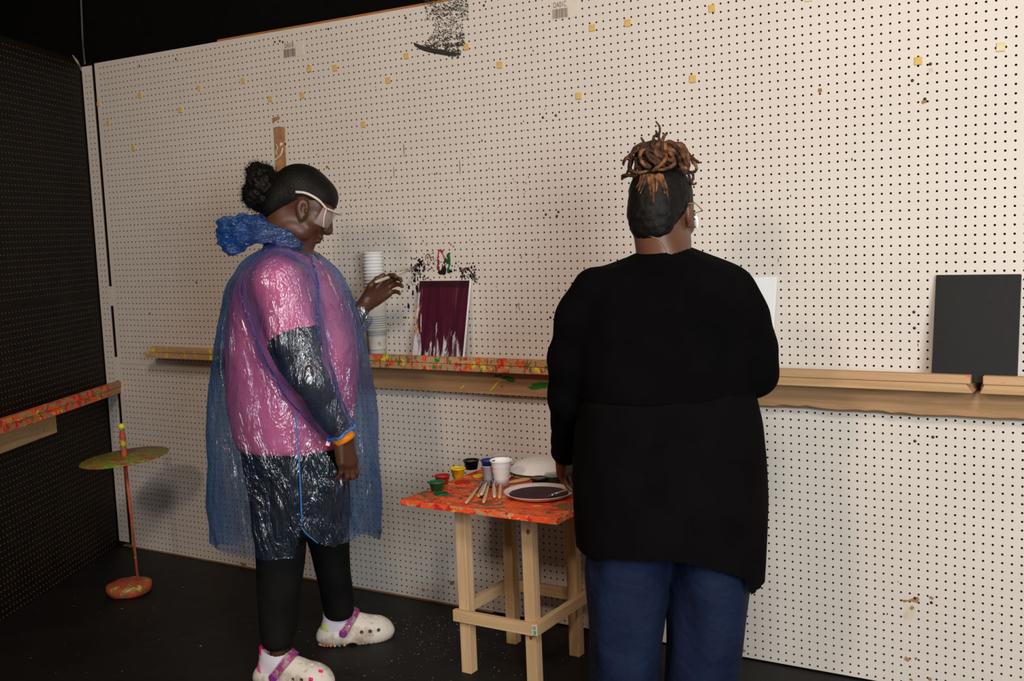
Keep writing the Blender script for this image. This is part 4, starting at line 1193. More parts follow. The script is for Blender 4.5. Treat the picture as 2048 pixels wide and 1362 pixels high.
for a, b, c, q in ((shR, elR, wrR, .8), (shL, elL, wrL, .55)):
    S = SDF(lo, hi, .005); S.cone(a+(b-a)*.35, b, .064, .056, 0); S.cone(b, b+(c-b)*q, .055, .042, .02)
    sdf_obj('undershirt_sleeve', S, m_grey, p1, None, 2, disp=lambda v: waves(v, (14, 14, 14), .002, 5))
S = SDF(lo, hi, .006)
S.loft(P.rows([(870, 482, 698, .20), (930, 492, 696, .205), (1000, 505, 700, .205), (1050, 508, 702, .20)]), 0)
def leg(rows): S.loft(P.rows(rows), .03)
hR, hL = H0-.105, H0+.115
leg([(1010, 506, 625, .10, hR), (1060, 508, 618, .092, hR), (1115, 511, 611, .088, hR-.01), (1170, 514, 604, .080, hR-.015), (1230, 519, 597, .070, hR-.02), (1270, 523, 591, .062, hR-.04), (1296, 527, 590, .058, hR-.05)])
leg([(1010, 590, 702, .10, hL), (1060, 607, 700, .09, hL), (1100, 622, 699, .082, hL+.01), (1150, 634, 703, .074, hL+.02), (1200, 645, 708, .062, hL+.045), (1236, 652, 711, .056, hL+.06)])
sdf_obj('trousers', S, m_dark, p1, None, 3, disp=lambda v: waves(v, (8, 8, 5), .0025, 8))

# socks and clogs
m_sock = simple('white_sock', (.62, .58, .70, 1), .9, .1, .05, 200, .2); m_sp = simple('pink_sock_heel', (.85, .12, .33, 1), .9, .1); m_sy = simple('lime_sock_heel', (.55, .62, .22, 1), .9, .1)
m_sp2 = simple('hot_pink_tab', (.90, .02, .22, 1), .9, .1); m_sy2 = simple('yellow_tab', (.70, .75, .03, 1), .9, .1)
m_clog = NT('white_clog_rubber', .5, .35); m_clog.col(m_clog.mix(m_clog.step(m_clog.noise(9, 5, .65), .50, .68), (.66, .61, .55, 1), (.38, .30, .25, 1))); m_clog = m_clog.m
m_strap = NT('patterned_strap', .4, .4); m_strap.col(m_strap.ramp(m_strap.noise(75, 2), [(.32, (.03, .08, .25, 1)), (.42, (.28, .02, .16, 1)), (.5, (.50, .04, .12, 1)), (.58, (.10, .30, .22, 1)), (.68, (.45, .12, .30, 1))])); m_strap = m_strap.m
m_hole_d = simple('clog_hole', (.05, .04, .035, 1), .9)
m_purple = simple('purple_rivet', (.22, .02, .25, 1), .35, .5)
m_fringe = NT('painted_tread', .6, .3); m_fringe.col(m_fringe.ramp(m_fringe.noise(60, 2), [(.35, (.05, .30, .25, 1)), (.45, (.55, .05, .10, 1)), (.55, (.55, .45, .10, 1)), (.65, (.30, .10, .30, 1))], True)); m_fringe = m_fringe.m
def make_clog(px, py, h, ang, sockh, heel, tab, name_lab, charms):
    """heel pixel on the floor; ang = direction in the local frame"""
    o = L(px, py, h); o[2] = 0
    A = np.array([[math.cos(ang), -math.sin(ang), 0], [math.sin(ang), math.cos(ang), 0], [0, 0, 1.]])
    W = Matrix(((A[0, 0], A[0, 1], 0, o[0]), (A[1, 0], A[1, 1], 0, o[1]), (0, 0, 1, 0), (0, 0, 0, 1)))
    shoe = bpy.data.objects.new('clog', None); C.objects.link(shoe); shoe.parent = p1; shoe.matrix_local = W; shoe.empty_display_size = .05
    S = SDF((-.02, -.08, -.004), (.285, .08, .13), .0023)
    S.loft([(0, .128, 0, .122, .046), (.008, .129, 0, .128, .050), (.030, .130, 0, .132, .053), (.040, .130, 0, .130, .051)], 0, 2.3, 3)
    S.ell((.185, 0, .030), (.082, .054, .056), None, .015)
    S.ell((.130, 0, .040), (.065, .046, .064), None, .02)
    S.ell((.055, 0, .035), (.060, .046, .042), None, .015)
    S.ell((.058, 0, .110), (.066, .039, .074), None, .006, True)
    S.ell((.095, 0, .092), (.045, .038, .042), None, .006, True)
    S.cone((.115, -.08, -.010), (.115, .08, -.010), .019, .019, .006, True)
    S.cone((.02, -.056, .034), (.24, -.058, .030), .0022, .0022, .002, True)
    holes = [(.165, -.018), (.185, .0), (.168, .016), (.205, -.016), (.205, .018), (.222, .0), (.188, -.034), (.188, .034)]
    for x, y in holes: S.cone((x, y, .02), (x, y, .13), .0042, .0042, 0, True)
    for x in (.150, .180, .210): S.cone((x, -.09, .045), (x, -.030, .045), .0062, .0062, 0, True); S.cone((x, .09, .045), (x, .030, .045), .0062, .0062, 0, True)
    v, f = S.mesh(); v = relax(v, f, 1); v, f = keep(v, f, np.ones(len(f), bool))
    link('clog_shell', np_mesh('clog_shell', v, f), m_clog, shoe)
    # dark inner sheet that makes the toe holes look dark
    S = SDF((-.02, -.08, 0), (.285, .08, .13), .004); S.ell((.185, 0, .030), (.074, .046, .048), None, 0)
    v, f = S.mesh(); v, f = keep(v, f, v[f].mean(1)[:, 2] > .03); link('clog_inner_sheet', np_mesh('clog_inner_sheet', v, f), m_hole_d, shoe)
    bm = bmesh.new()
    for i in range(44):
        t = i/44*2*PI; x = .130+.128*math.copysign(abs(math.cos(t))**(2/2.3), math.cos(t)); y = .050*math.copysign(abs(math.sin(t))**(2/2.3), math.sin(t))
        if .095 < x < .135: continue
        bmesh.ops.create_icosphere(bm, subdivisions=1, radius=.0055, matrix=Matrix.Translation((x, y, .0055)))
    tag(bm_obj('tread_lugs', bm, m_fringe, shoe, True), kind='stuff')
    # strap over the instep
    bm = bmesh.new(); ring = []
    for i in range(25):
        a = PI*i/24; y = -.052*math.cos(a); z = .052+.064*math.sin(a); x = .088+.052*math.sin(a)
        ring.append((Vector((x, y, z)), unit((0, -math.cos(a), math.sin(a)))))
    wv = Vector((.011, 0, .009)) if False else None
    prev = None
    for p_, n_ in ring:
        n_ = Vector(n_); t_ = Vector((.80, 0, -.60)) if False else Vector((.62, 0, -.78))
        w_ = Vector((.0125*.75, 0, -.0125*.55)); b_ = n_*.0022
        cur = [bm.verts.new(p_+w_+b_), bm.verts.new(p_-w_+b_), bm.verts.new(p_-w_-b_), bm.verts.new(p_+w_-b_)]
        if prev:
            for k in range(4): bm.faces.new((prev[k], prev[(k+1) % 4], cur[(k+1) % 4], cur[k]))
        else: bm.faces.new(cur)
        prev = cur
    bm.faces.new(prev[::-1]); bmesh.ops.recalc_face_normals(bm, faces=bm.faces); st_ = bm_obj('strap', bm, m_strap, shoe)
    for sy in (-1, 1):
        bm = bmesh.new(); add_tube(bm, [(.086, sy*.047, .050), (.086, sy*.056, .050), (.086, sy*.0585, .050)], [.0135, .0135, .009], 14); bm_obj('strap_rivet', bm, m_purple, st_)
    if charms:
        for (x, y, z) in ((.235, -.022, .066), (.212, -.047, .050)):
            bm = bmesh.new(); add_box(bm, -.007, .007, -.005, .005, -.002, .003, .0015); c_ = bm_obj('shoe_charm', bm, m_sp2, shoe); c_.location = (x, y, z); c_.rotation_euler = (.7, .35, .3)
    else:
        bm = bmesh.new(); add_box(bm, -.003, .003, -.011, .011, -.002, .002, .001); c_ = bm_obj('strap_buckle', bm, m_foam, st_); c_.location = (.112, -.046, .080); c_.rotation_euler = (1.2, .6, 0)
    # sock
    S = SDF((-.04, -.07, 0), (.26, .07, .19), .003)
    S.cone((.052, 0, .045), (.060, 0, sockh+.03), .036, .036, 0); S.cone((.080, 0, .065), (.080, 0, sockh+.03), .038, .036, .01); S.cone((.045, 0, .050), (.170, 0, .040), .034, .030, .02); S.cone((.075, 0, .085), (.135, 0, .055), .034, .030, .02)
    mf = lambda c: np.where((c[:, 0] < .040-.3*(c[:, 2]-.05)) & (c[:, 2] < .083), 1, np.where((c[:, 2] > sockh-.007-.25*(c[:, 0]-.02)-.0) & (c[:, 0] < .04), 2, 0))
    v, f = S.mesh(); v = relax(v, f, 2); c_ = v[f].mean(1); v, f = keep(v, f, (c_[:, 2] < sockh+.010*np.cos((c_[:, 0]-.02)*40)) & (c_[:, 2] > .016)); v = v+0
    link('sock', np_mesh('sock', v, f, True, mf(v[f].mean(1))), [m_sock, heel, tab], shoe)
    return shoe
make_clog(513, 1372, H0-.155, math.atan2(-.22, .97), .122, m_sp, m_sp2, '', True)
make_clog(638, 1302, H0+.165, math.atan2(.20, .97), .124, m_sy, m_sy2, '', False)

# goggles
m_gog = NT('clear_goggle_plastic', .12, .6); m_gog.col((.72, .60, .58, 1)); m_gog.b.inputs['Alpha'].default_value = .26; m_gog = m_gog.m
m_gfr = simple('pale_goggle_frame', (.62, .48, .43, 1), .25, .6)
bm = bmesh.new()
G = lambda pts: [Vector(T1(*p)) for p in pts]
gog = thing('safety_goggles', (0, 0, 0)); gog.parent = p1; 
for s_ in (1, -1):
    add_tube(bm, curve_pts(G([(s_*.084, -.030, .026), (s_*.087, .0, .036), (s_*.083, .04, .034), (s_*.078, .075, .020)]), 16), [.0045]*12+[.0038]*5, 8)
    add_tube(bm, curve_pts(G([(s_*.078, .072, .024), (s_*.074, .078, -.008), (s_*.062, .088, -.034)]), 12), .0028, 8)
add_tube(bm, curve_pts(G([(.078, .075, .022), (.050, .110, .024), (0, .122, .026), (-.050, .110, .024), (-.078, .075, .022)]), 24), .003, 8)
bm_obj('goggle_frame', bm, m_gfr, gog)
bm = bmesh.new(); n_ = 28; prev = None
for i in range(n_+1):
    a = -1.35+2.7*i/n_; x = .079*math.sin(a); y = .064+.058*math.cos(a)-.013; lowz = -.034+.012*max(0, 1-abs(a)/.3)
    cur = [bm.verts.new(T1(x, y, .024)), bm.verts.new(T1(x*.98, y-.004, lowz)), bm.verts.new(T1(x*.97, y-.0055, lowz)), bm.verts.new(T1(x*.985, y-.0018, .024))]
    if prev:
        for k in range(4): bm.faces.new((prev[k], cur[k], cur[(k+1) % 4], prev[(k+1) % 4]))
    prev = cur
bm_obj('goggle_lens', bm, m_gog, gog, True)

# wristband
bm = bmesh.new(); ax = unit(wrR-elR); wc = wrR+ax*.012
e1 = unit(np.cross(ax, (0, 1, 0))); e2 = np.cross(ax, e1); n_ = 36; prev = None; first = None
for i in range(n_+1):
    a = 2*PI*i/n_; d_ = e1*math.cos(a)+e2*math.sin(a)
    cur = [bm.verts.new(wc+d_*r_+ax*q) for r_, q in ((.0350, -.0120), (.0366, .0120), (.0361, .0120), (.0345, -.0120))]
    if prev:
        for k in range(4): bm.faces.new((prev[k], cur[k], cur[(k+1) % 4], prev[(k+1) % 4]))
    prev = cur
bmesh.ops.recalc_face_normals(bm, faces=bm.faces)
wb = bm_obj('wristband', bm, simple('orange_band', (.95, .26, .01, 1), .45, .3, .03), p1, True)
bm = bmesh.new(); q = L(657, 884, H0-.28); add_box(bm, -.006, .006, -.001, .001, -.012, .010, .0006); tg = bm_obj('band_tag', bm, simple('pale_tag', (.75, .58, .58, 1)), wb); tg.location = q; tg.rotation_euler = (0, .35, .2)

# poncho : one thin sheet with sleeves
def film(name, tint, opac, rough=.22, seed=0, sc=(9, 9, 5), diff=(.05, .16, .42, 1), tint2=(.34, .60, .93, 1), gl0=.10):
    m = NT(name, rough, .5); t = m.t; co = m.coord(sc, (seed, 0, 0))
    w1 = m.noise(1.0, 4, .6, co, 1.4); w2 = m.noise(1.0, 3, .6, m.coord(tuple(x*4 for x in sc), (seed, 3, 0)), .8)
    h = m.math('ADD', m.math('MULTIPLY', w1, 1.0), m.math('MULTIPLY', w2, .10))
    b = m.bump(h, 1.0, .030)
    gl = m.n('ShaderNodeBsdfGlossy'); gl.inputs['Roughness'].default_value = rough; gl.inputs[0].default_value = (.85, .9, 1, 1); m.l(b.outputs[0], gl.inputs['Normal'])
    df = m.n('ShaderNodeBsdfDiffuse'); df.inputs[0].default_value = diff; m.l(b.outputs[0], df.inputs['Normal'])
    lw_ = m.n('ShaderNodeLayerWeight'); lw_.inputs['Blend'].default_value = .25; m.l(b.outputs[0], lw_.inputs['Normal'])
    lg = m.n('ShaderNodeLayerWeight'); lg.inputs['Blend'].default_value = .5; fc = lg.outputs['Facing']
    tr = m.n('ShaderNodeBsdfTransparent'); m.l(m.mix(m.math('MULTIPLY', fc, 1.0), tint, tint2), tr.inputs[0])
    m1 = m.n('ShaderNodeMixShader'); m.l(m.math('ADD', opac, m.math('MULTIPLY', m.math('POWER', fc, 2.0), .55)), m1.inputs[0]); m.l(tr.outputs[0], m1.inputs[1]); m.l(df.outputs[0], m1.inputs[2])
    m2 = m.n('ShaderNodeMixShader'); m.l(m.math('ADD', gl0, m.math('MULTIPLY', lw_.outputs['Fresnel'], .35)), m2.inputs[0]); m.l(m1.outputs[0], m2.inputs[1]); m.l(gl.outputs[0], m2.inputs[2])
    out = [n for n in t.nodes if n.type == 'OUTPUT_MATERIAL'][0]; m.l(m2.outputs[0], out.inputs[0])
    return m.m
m_film = film('blue_poncho_film', (.80, .88, .97, 1), .035, .22, 0, (13, 13, 4))
m_film_d = film('gathered_poncho_film', (.16, .46, .92, 1), .14, .16, 4, (16, 16, 45), (.02, .20, .62, 1), (.10, .35, .85, 1), .17)
m_seam = simple('blue_film_seam', (.03, .22, .62, 1), .3, .5, .2)
S = SDF((-.52, -.48, .2), (.52, .56, 1.60), .0065)
S.loft(P.rows([(440, 556, 602, .07), (460, 552, 604, .075), (476, 548, 606, .085), (492, 528, 618, .11), (505, 508, 634, .14), (522, 482, 655, .185), (555, 463, 680, .22), (600, 449, 702, .235), (650, 438, 718, .245), (700, 430, 732, .25), (780, 422, 743, .26), (860, 418, 752, .27), (940, 419, 759, .275), (1020, 424, 765, .28), (1080, 431, 763, .28), (1140, 437, 760, .28)]), 0, 2.1)
sl = [L(556, 570, H0-.21), L(585, 680, H0-.25), L(622, 770, H0-.275), L(686, 872, H0-.25), L(700, 896, H0-.245)]
S.chain(sl, [.100, .088, .074, .045, .040], .05, .03)
sl2 = [shL, L(655, 650, H0+.27), elL, L(722, 622, H0+.35), L(745, 592, H0+.375)]
S.chain(sl2, [.10, .085, .068, .046, .040], .05, .03)
hem_px = [(400, 1114), (435, 1113), (592, 1112), (599, 1078), (605, 1054), (613, 1066), (640, 1088), (664, 1096), (745, 1082), (765, 1045), (800, 1040)]
def cutp(c):
    out = c[:, 2] < L(575, 482, H0)[2]+.5*(L(575, 482, H0)[0]-c[:, 0])
    wn = np.clip((.14-c[:, 1])/.24, 0, 1)
    hx = np.array([L(a, b, H0-.25)[0] for a, b in hem_px]); hz = np.array([L(a, b, H0-.25)[2] for a, b in hem_px])
    zf = np.interp(c[:, 0], hx, hz)*wn+(1-wn)*L(600, 1068, H0+.25)[2]
    out &= c[:, 2] > zf
    a, b = sl[2], sl[3]; t = ((c-a)@(b-a))/((b-a)@(b-a)); d = np.linalg.norm(c-(a+(b-a)*np.clip(t, 0, 1.4)[:, None]), axis=1)
    out &= ~((t > .93) & (d < .075))
    a, b = sl2[2], sl2[3]; t = ((c-a)@(b-a))/((b-a)@(b-a)); d = np.linalg.norm(c-(a+(b-a)*np.clip(t, 0, 1.6)[:, None]), axis=1)
    out &= ~((t > 1.0) & (d < .08))
    return out
def pdisp(v):
    low = np.clip((1.25-v[:, 2])/.9, 0, 1)
    a = np.arctan2(v[:, 1], v[:, 0])
    fold = np.sin(a*7+2*np.sin(v[:, 2]*4)+v[:, 2]*2)*.006*low+np.sin(a*13+v[:, 2]*5)*.003*low
    cr = np.array([mnoise.noise(Vector((q[0]*11, q[1]*11, q[2]*7)))*.009+mnoise.noise(Vector((q[0]*30, q[1]*30, q[2]*22)))*.0028 for q in v])
    return fold+cr
poncho = sdf_obj('poncho', S, m_film, p1, cutp, 3, disp=pdisp)
# seams laid on the sheet
def cast(objs, px, py, first=True):
    best = None
    for t_ in objs:
        q = t_.ray_cast(*RAYL(px, py))
        if q[0] is not None and (best is None or q[3] < best[1]): best = (q[0], q[3], q[1])
    return best
def RAYL(px, py):
    d = ray(px, py); o_ = CAM-P.o
    return Vector((o_.dot(RH), o_.dot(HV), o_.z)), Vector((d.dot(RH), d.dot(HV), d.z)).normalized()
def bvh(o): return BVHTree.FromPolygons([v.co for v in o.data.vertices], [tuple(p.vertices) for p in o.data.polygons])
bp_ = bvh(poncho)
def seam(pts, r, name='poncho_seam', mat=None):
    out = []
    for (a, b), (c, d) in zip(pts, pts[1:]):
        n_ = max(2, int(math.hypot(c-a, d-b)/6))
        for i in range(n_):
            q = cast([bp_], a+(c-a)*i/n_, b+(d-b)*i/n_)
            if q and (not out or (q[0]-out[-1]).length < .09): out.append(q[0]+q[2]*.001)
    if len(out) > 2:
        k_ = max(1, len(out)//7); cp = curve_pts(out[::k_]+[out[-1]], 40); bm = bmesh.new(); add_tube(bm, cp, r, 6, flat=.6); return bm_obj(name, bm, mat or m_seam, poncho)
seam([(591, 822), (594, 860), (600, 960), (604, 1052)], .0035)
seam([(618, 508), (630, 535), (636, 570), (637, 610), (633, 650), (640, 690)], .003, mat=m_film_d)
seam([(484, 560), (487, 620), (505, 660), (530, 720), (575, 800), (645, 872)], .003, mat=m_film_d)
seam([(604, 1056), (614, 1069), (640, 1090), (664, 1098)], .0025); seam([(604, 1056), (598, 1082), (592, 1108)], .0025)
# gathered hood lying around the neck
S = SDF(L(540, 470, H0)-.26, L(540, 470, H0)+.26, .0048)
near_ = [L(468, 470, H0-.02), L(490, 462, H0-.08), L(520, 463, H0-.105), L(552, 470, H0-.10), L(582, 482, H0-.085), L(606, 494, H0-.03)]
far_ = [L(468, 470, H0+.02), L(490, 452, H0+.08), L(520, 450, H0+.105), L(552, 460, H0+.10), L(582, 476, H0+.085), L(608, 494, H0+.03)]
S.chain(near_, [.050, .044, .036, .028, .022, .014], 0, .02); S.chain(far_, [.050, .040, .034, .026, .020, .012], .02, .02)
S.ell(L(466, 488, H0), (.034, .08, .034), None, .02); S.ell(L(456, 452, H0), (.030, .07, .030), None, .02); S.cone(L(470, 490, H0-.02), L(458, 503, H0), .03, .014, .02)
def hdisp(v): return np.array([mnoise.noise(Vector((q[0]*16, q[1]*22, q[2]*60)))*.011+abs(mnoise.noise(Vector((q[0]*40, q[1]*40, q[2]*90))))*.010-.004 for q in v])
hood = sdf_obj('poncho_hood', S, m_film_d, poncho, None, 2, disp=hdisp)
# gathered cuff edge on the near sleeve
bm = bmesh.new(); ax = unit(sl[3]-sl[2]); cc = sl[2]+(sl[3]-sl[2])*.93; e1 = unit(np.cross(ax, (0, 1, 0))); e2 = np.cross(ax, e1)
add_tube(bm, [cc+(e1*math.cos(a)+e2*math.sin(a))*(.047+.003*math.sin(a*9))+ax*.003*math.sin(a*5) for a in np.linspace(0, 2*PI, 40)], .004, 6, flat=1.4, caps=False); bm_obj('poncho_cuff', bm, m_seam, poncho)

# brush in the left hand: a thing of its own
toW = lambda q: P.o+RH*q[0]+HV*q[1]+Vector((0, 0, q[2]))
tipw = on_y(834, 533, -.012); th = toW(t_L[4]+np.array((0, -.004, -.014)))
d_ = (th-tipw).normalized(); brush(th+d_*.055, tipw, 'pale wooden paint brush held in the raised hand against the wall', wd=.0078, ferr=.14, bris=.13, handle=m_hwhite)

# ---------------------------------------------------------------- person in black, seen from behind
P = Frame(1.92, -.66); H0 = P.h0; L = P.L
skin2 = skin_mat('warm_brown_skin', (.090, .036, .020, 1), (.120, .050, .028, 1))
p2 = thing('person', P.o, ANG, 'person in black seen from behind with brown dreadlocks tied up in a bun', 'person')
lo = np.array((-.45, -.35, 0)); hi = np.array((.45, .68, 1.72))
hc = L(1325, 421, H0+.015); HA = head_axes(math.radians(33), math.radians(12))
shL, elL, wrL = L(1172, 610, H0), L(1136, 795, H0+.05), L(1128, 905, H0+.27)
shR, elR, wrR = L(1476, 610, H0), L(1518, 748, H0-.01), L(1440, 770, H0+.26)
S = SDF(lo, hi, .0042)
add_head(S, hc, HA, .98)
S.cone(hc+HA@np.array((0, -.030, -.06)), L(1334, 540, H0), .060, .074, .03)
S.loft(P.rows([(515, 1285, 1390, .07), (560, 1200, 1460, .11), (620, 1160, 1495, .14), (760, 1160, 1500, .16), (900, 1165, 1505, .18), (1000, 1170, 1510, .18)]), .03)
S.cone(shL, elL, .052, .042, .03); S.cone(elL, elL+(wrL-elL)*.6, .042, .034, .015); S.cone(shR, elR, .056, .046, .03); S.cone(elR, elR+(wrR-elR)*.6, .045, .034, .015)
for sx, px in ((-1, 1250), (1, 1405)):
    a, b, c = L(px, 1000, H0), L(px, 1230, H0), L(px, 1500, H0); c[2] = .08
    S.cone(a, b, .08, .060, .03); S.cone(b, c, .058, .036, .02); g = c.copy(); g[2] = .045; S.cone(c, g, .035, .034, .01); S.cone(g, g+np.array((0, .15, -.015)), .030, .024, .015)
S1, S = S, SDF(wrL-.16, wrL+.16, .0022); S.cone(elL+(wrL-elL)*.45, wrL, .0365, .028, 0)
hL = add_hand(S, wrL, (.10, .62, -.70), (-.62, .60, .45), (.75, .20, -.55) if False else (.74, .45, .45),
    [(.30, .45, .3), (.35, .5, .35), (.4, .5, .4), (.45, .5, .4)], .96)
handL, S = S, SDF(wrR-.16, wrR+.16, .0022); S.cone(elR+(wrR-elR)*.45, wrR, .0365, .028, 0)
hR = add_hand(S, wrR, (-.5, .8, .1), (.35, .2, .9), (-.8, -.5, .3), [(.6, .7, .4)]*4, .94)
merged('body', [S1, handL, S], skin2, p2)
# hair on the head
S = SDF(hc-.24, hc+.24, .0045); T2 = lambda x, y, z: hc+HA@np.array((x, y, z))
S.ell(T2(0, -.016, .034), (.080, .099, .090), HA, 0)
S.ell(T2(0, -.060, -.025), (.066, .05, .055), HA, .03); S.ell(T2(.0, -.060, -.062), (.052, .035, .035), HA, .02)
S.ell(T2(0, .105, -.040), (.075, .092, .076), HA, .01, True)
for q in (-1, 1): S.ell(T2(q*.086, .032, -.045), (.05, .055, .050), HA, .012, True); S.ell(T2(q*.080, -.005, -.085), (.035, .05, .045), HA, .012, True)
hair2 = sdf_obj('hair', S, m_hair, p2, rel=2, disp=lambda v: np.array([.0022*mnoise.noise(Vector(q)*70) for q in v]))
m_loc = NT('bronze_dreadlock', .75, .25); m_loc.col(m_loc.ramp(m_loc.noise(48, 4), [(.36, (.020, .008, .005, 1)), (.5, (.105, .042, .017, 1)), (.64, (.22, .095, .036, 1))])); m_loc.bump(m_loc.noise(220, 3), .9, .002); m_loc = m_loc.m
m_locd = NT('dark_dreadlock', .75, .25); m_locd.col(m_locd.ramp(m_locd.noise(28, 3), [(.32, (.015, .008, .006, 1)), (.6, (.060, .026, .013, 1))])); m_locd.bump(m_locd.noise(220, 3), .9, .002); m_locd = m_locd.m
rl = random.Random(11)
bun_c = L(1321, 312, H0-.02); base = L(1322, 346, H0-.025)
bun = bpy.data.objects.new('dreadlock_bun', None); C.objects.link(bun); bun.parent = hair2; bun.empty_display_size = .05
def lock(px_pts, r, dark=False, dv=None):
    pts = [Vector(L(a, b, H0+c)) for a, b, c in px_pts]
    cp = curve_pts(pts, 26); n_ = len(cp); bm = bmesh.new(); ph = rl.uniform(0, 9)
    add_tube(bm, [p_+Vector((mnoise.noise(p_*60+Vector((ph, 0, 0))), mnoise.noise(p_*60+Vector((0, ph, 0))), mnoise.noise(p_*60)))*.0022 for p_ in cp], [r*(1-.45*(i/n_)**3)*(1+.14*math.sin(i*1.9+ph)) for i in range(n_)], 7)
    return bm_obj('dreadlock', bm, m_locd if dark else m_loc, bun)
# traced locks (pixel x, pixel y, offset in depth)
TR = [
 ([(1318, 300, -.03), (1318, 272, -.02), (1320, 255, -.01), (1311, 243, .0)], .0032, 1), ([(1322, 298, -.03), (1318, 275, -.02), (1311, 262, 0)], .0040, 1), ([(1324, 300, -.03), (1326, 278, -.02), (1334, 265, -.01)], .0048, 0),
 ([(1315, 305, -.02), (1308, 284, -.01), (1309, 272, 0), (1314, 274, .01)], .0040, 1), ([(1302, 305, -.02), (1299, 290, -.01), (1300, 283, 0)], .0042, 1), ([(1304, 300, .02), (1290, 290, .01), (1282, 274, 0)], .0040, 1),
 ([(1312, 300, -.03), (1290, 288, -.04), (1270, 296, -.03), (1262, 315, -.02), (1260, 330, -.01), (1253, 350, .01)], .0048, 1),
 ([(1312, 303, -.02), (1280, 298, -.03), (1258, 312, -.01), (1248, 322, .0), (1246, 330, .01)], .0050, 0),
 ([(1310, 305, -.05), (1285, 300, -.06), (1281, 318, -.06), (1290, 332, -.06), (1303, 341, -.05)], .0056, 0),
 ([(1320, 305, -.05), (1295, 302, -.07), (1300, 318, -.075), (1312, 328, -.07)], .0048, 1),
 ([(1322, 306, -.05), (1332, 312, -.08), (1325, 326, -.085), (1310, 338, -.075), (1303, 344, -.06)], .0056, 0),
 ([(1330, 304, -.05), (1342, 308, -.07), (1350, 322, -.07), (1345, 332, -.07), (1325, 338, -.07), (1308, 340, -.06)], .0060, 0),
 ([(1325, 305, -.04), (1345, 300, -.05), (1356, 312, -.05), (1362, 330, -.04), (1368, 345, -.03)], .0070, 0),
 ([(1328, 300, -.03), (1352, 296, -.04), (1366, 310, -.04), (1370, 330, -.03), (1371, 350, -.03)], .0076, 0),
 ([(1330, 298, -.02), (1356, 290, -.02), (1372, 302, -.01), (1378, 320, -.01), (1376, 342, -.01)], .0070, 0),
 ([(1332, 296, -.01), (1350, 287, 0), (1366, 290, .01), (1374, 302, .02)], .0046, 1), ([(1340, 300, 0), (1368, 300, .01), (1384, 315, .01), (1398, 324, .02), (1392, 324, .02)], .0044, 1),
 ([(1345, 305, .0), (1376, 312, .01), (1388, 326, .01), (1394, 335, .01), (1388, 344, .01), (1376, 343, .0)], .0044, 0),
 ([(1360, 330, -.02), (1375, 345, -.02), (1380, 358, -.02), (1383, 368, -.01), (1391, 368, 0), (1392, 364, 0)], .0036, 1), ([(1372, 340, -.02), (1386, 350, -.01), (1382, 366, -.01), (1380, 372, -.01)], .0036, 1),
 ([(1300, 342, -.05), (1278, 346, -.04), (1264, 341, -.03), (1260, 344, -.02)], .0054, 0), ([(1290, 348, -.04), (1265, 352, -.02), (1248, 350, 0), (1244, 359, .01)], .0046, 1), ([(1275, 350, -.02), (1256, 352, 0), (1243, 358, .01)], .0040, 1),
 ([(1262, 320, .0), (1258, 335, .0), (1262, 345, -.01)], .0050, 1), ([(1268, 312, .02), (1260, 335, .02), (1270, 350, .01)], .0060, 1),
]
for pts, r, dk in TR: lock(pts, r, bool(dk))
for i in range(52):      # body of the bun
    a = rl.uniform(0, 2*PI) if i < 36 else rl.uniform(2.4, 4.2); e = rl.uniform(-.3, 1.0); R_ = rl.uniform(.028, .060)
    k1 = bun_c+np.array((math.cos(a)*R_*1.1, math.sin(a)*R_*.9, e*.026)); k2 = bun_c+np.array((math.cos(a+.7)*R_*1.15, math.sin(a+.7)*R_, -.022+rl.uniform(-.012, .016)))
    pts = [Vector(base+np.array((rl.uniform(-.02, .02), rl.uniform(-.02, .02), .006))), Vector(bun_c+np.array((math.cos(a)*.018, math.sin(a)*.018, .030))), Vector(k1), Vector(k2)]
    cp = curve_pts(pts, 21); bm = bmesh.new(); add_tube(bm, cp, [rl.uniform(.0048, .0068)]*len(cp), 6); bm_obj('dreadlock', bm, m_loc if math.cos(a) > .1 or rl.random() < .2 else m_locd, bun)
S = SDF(bun_c-.1, bun_c+.1, .005); S.ell(bun_c+np.array((0, .01, -.008)), (.052, .046, .030), None, 0); sdf_obj('bun_core', S, m_locd, bun, rel=2)
# locks pulled up the back of the head (bleached ends)
bv = bvh(hair2)
def up_lock(pts, r0, r1):
    out = []
    for a, b in pts:
        d = ray(a, b); o_ = CAM-P.o
        q = bv.ray_cast(Vector((o_.dot(RH), o_.dot(HV), o_.z)), Vector((d.dot(RH), d.dot(HV), d.z)).normalized())
        if q[0] is not None: out.append(q[0])
    if len(out) > 1:
        cp = curve_pts(out, 16); bm = bmesh.new(); add_tube(bm, cp, [r0+(r1-r0)*i/(len(cp)-1) for i in range(len(cp))], 7); bm_obj('dreadlock', bm, m_loc, bun)
for pts, a, b in (([(1303, 350), (1306, 375), (1307, 405)], .0085, .0015), ([(1296, 350), (1299, 372), (1302, 392)], .007, .002), ([(1290, 351), (1283, 366), (1277, 382)], .0075, .002), ([(1284, 352), (1280, 365), (1272, 376)], .006, .002), ([(1316, 350), (1324, 366), (1330, 388)], .009, .003), ([(1312, 351), (1314, 368), (1312, 384)], .006, .002), ([(1294, 351), (1287, 372), (1280, 388)], .005, .0015), ([(1322, 350), (1331, 370), (1336, 395)], .006, .001)):
    up_lock(pts, a, b)
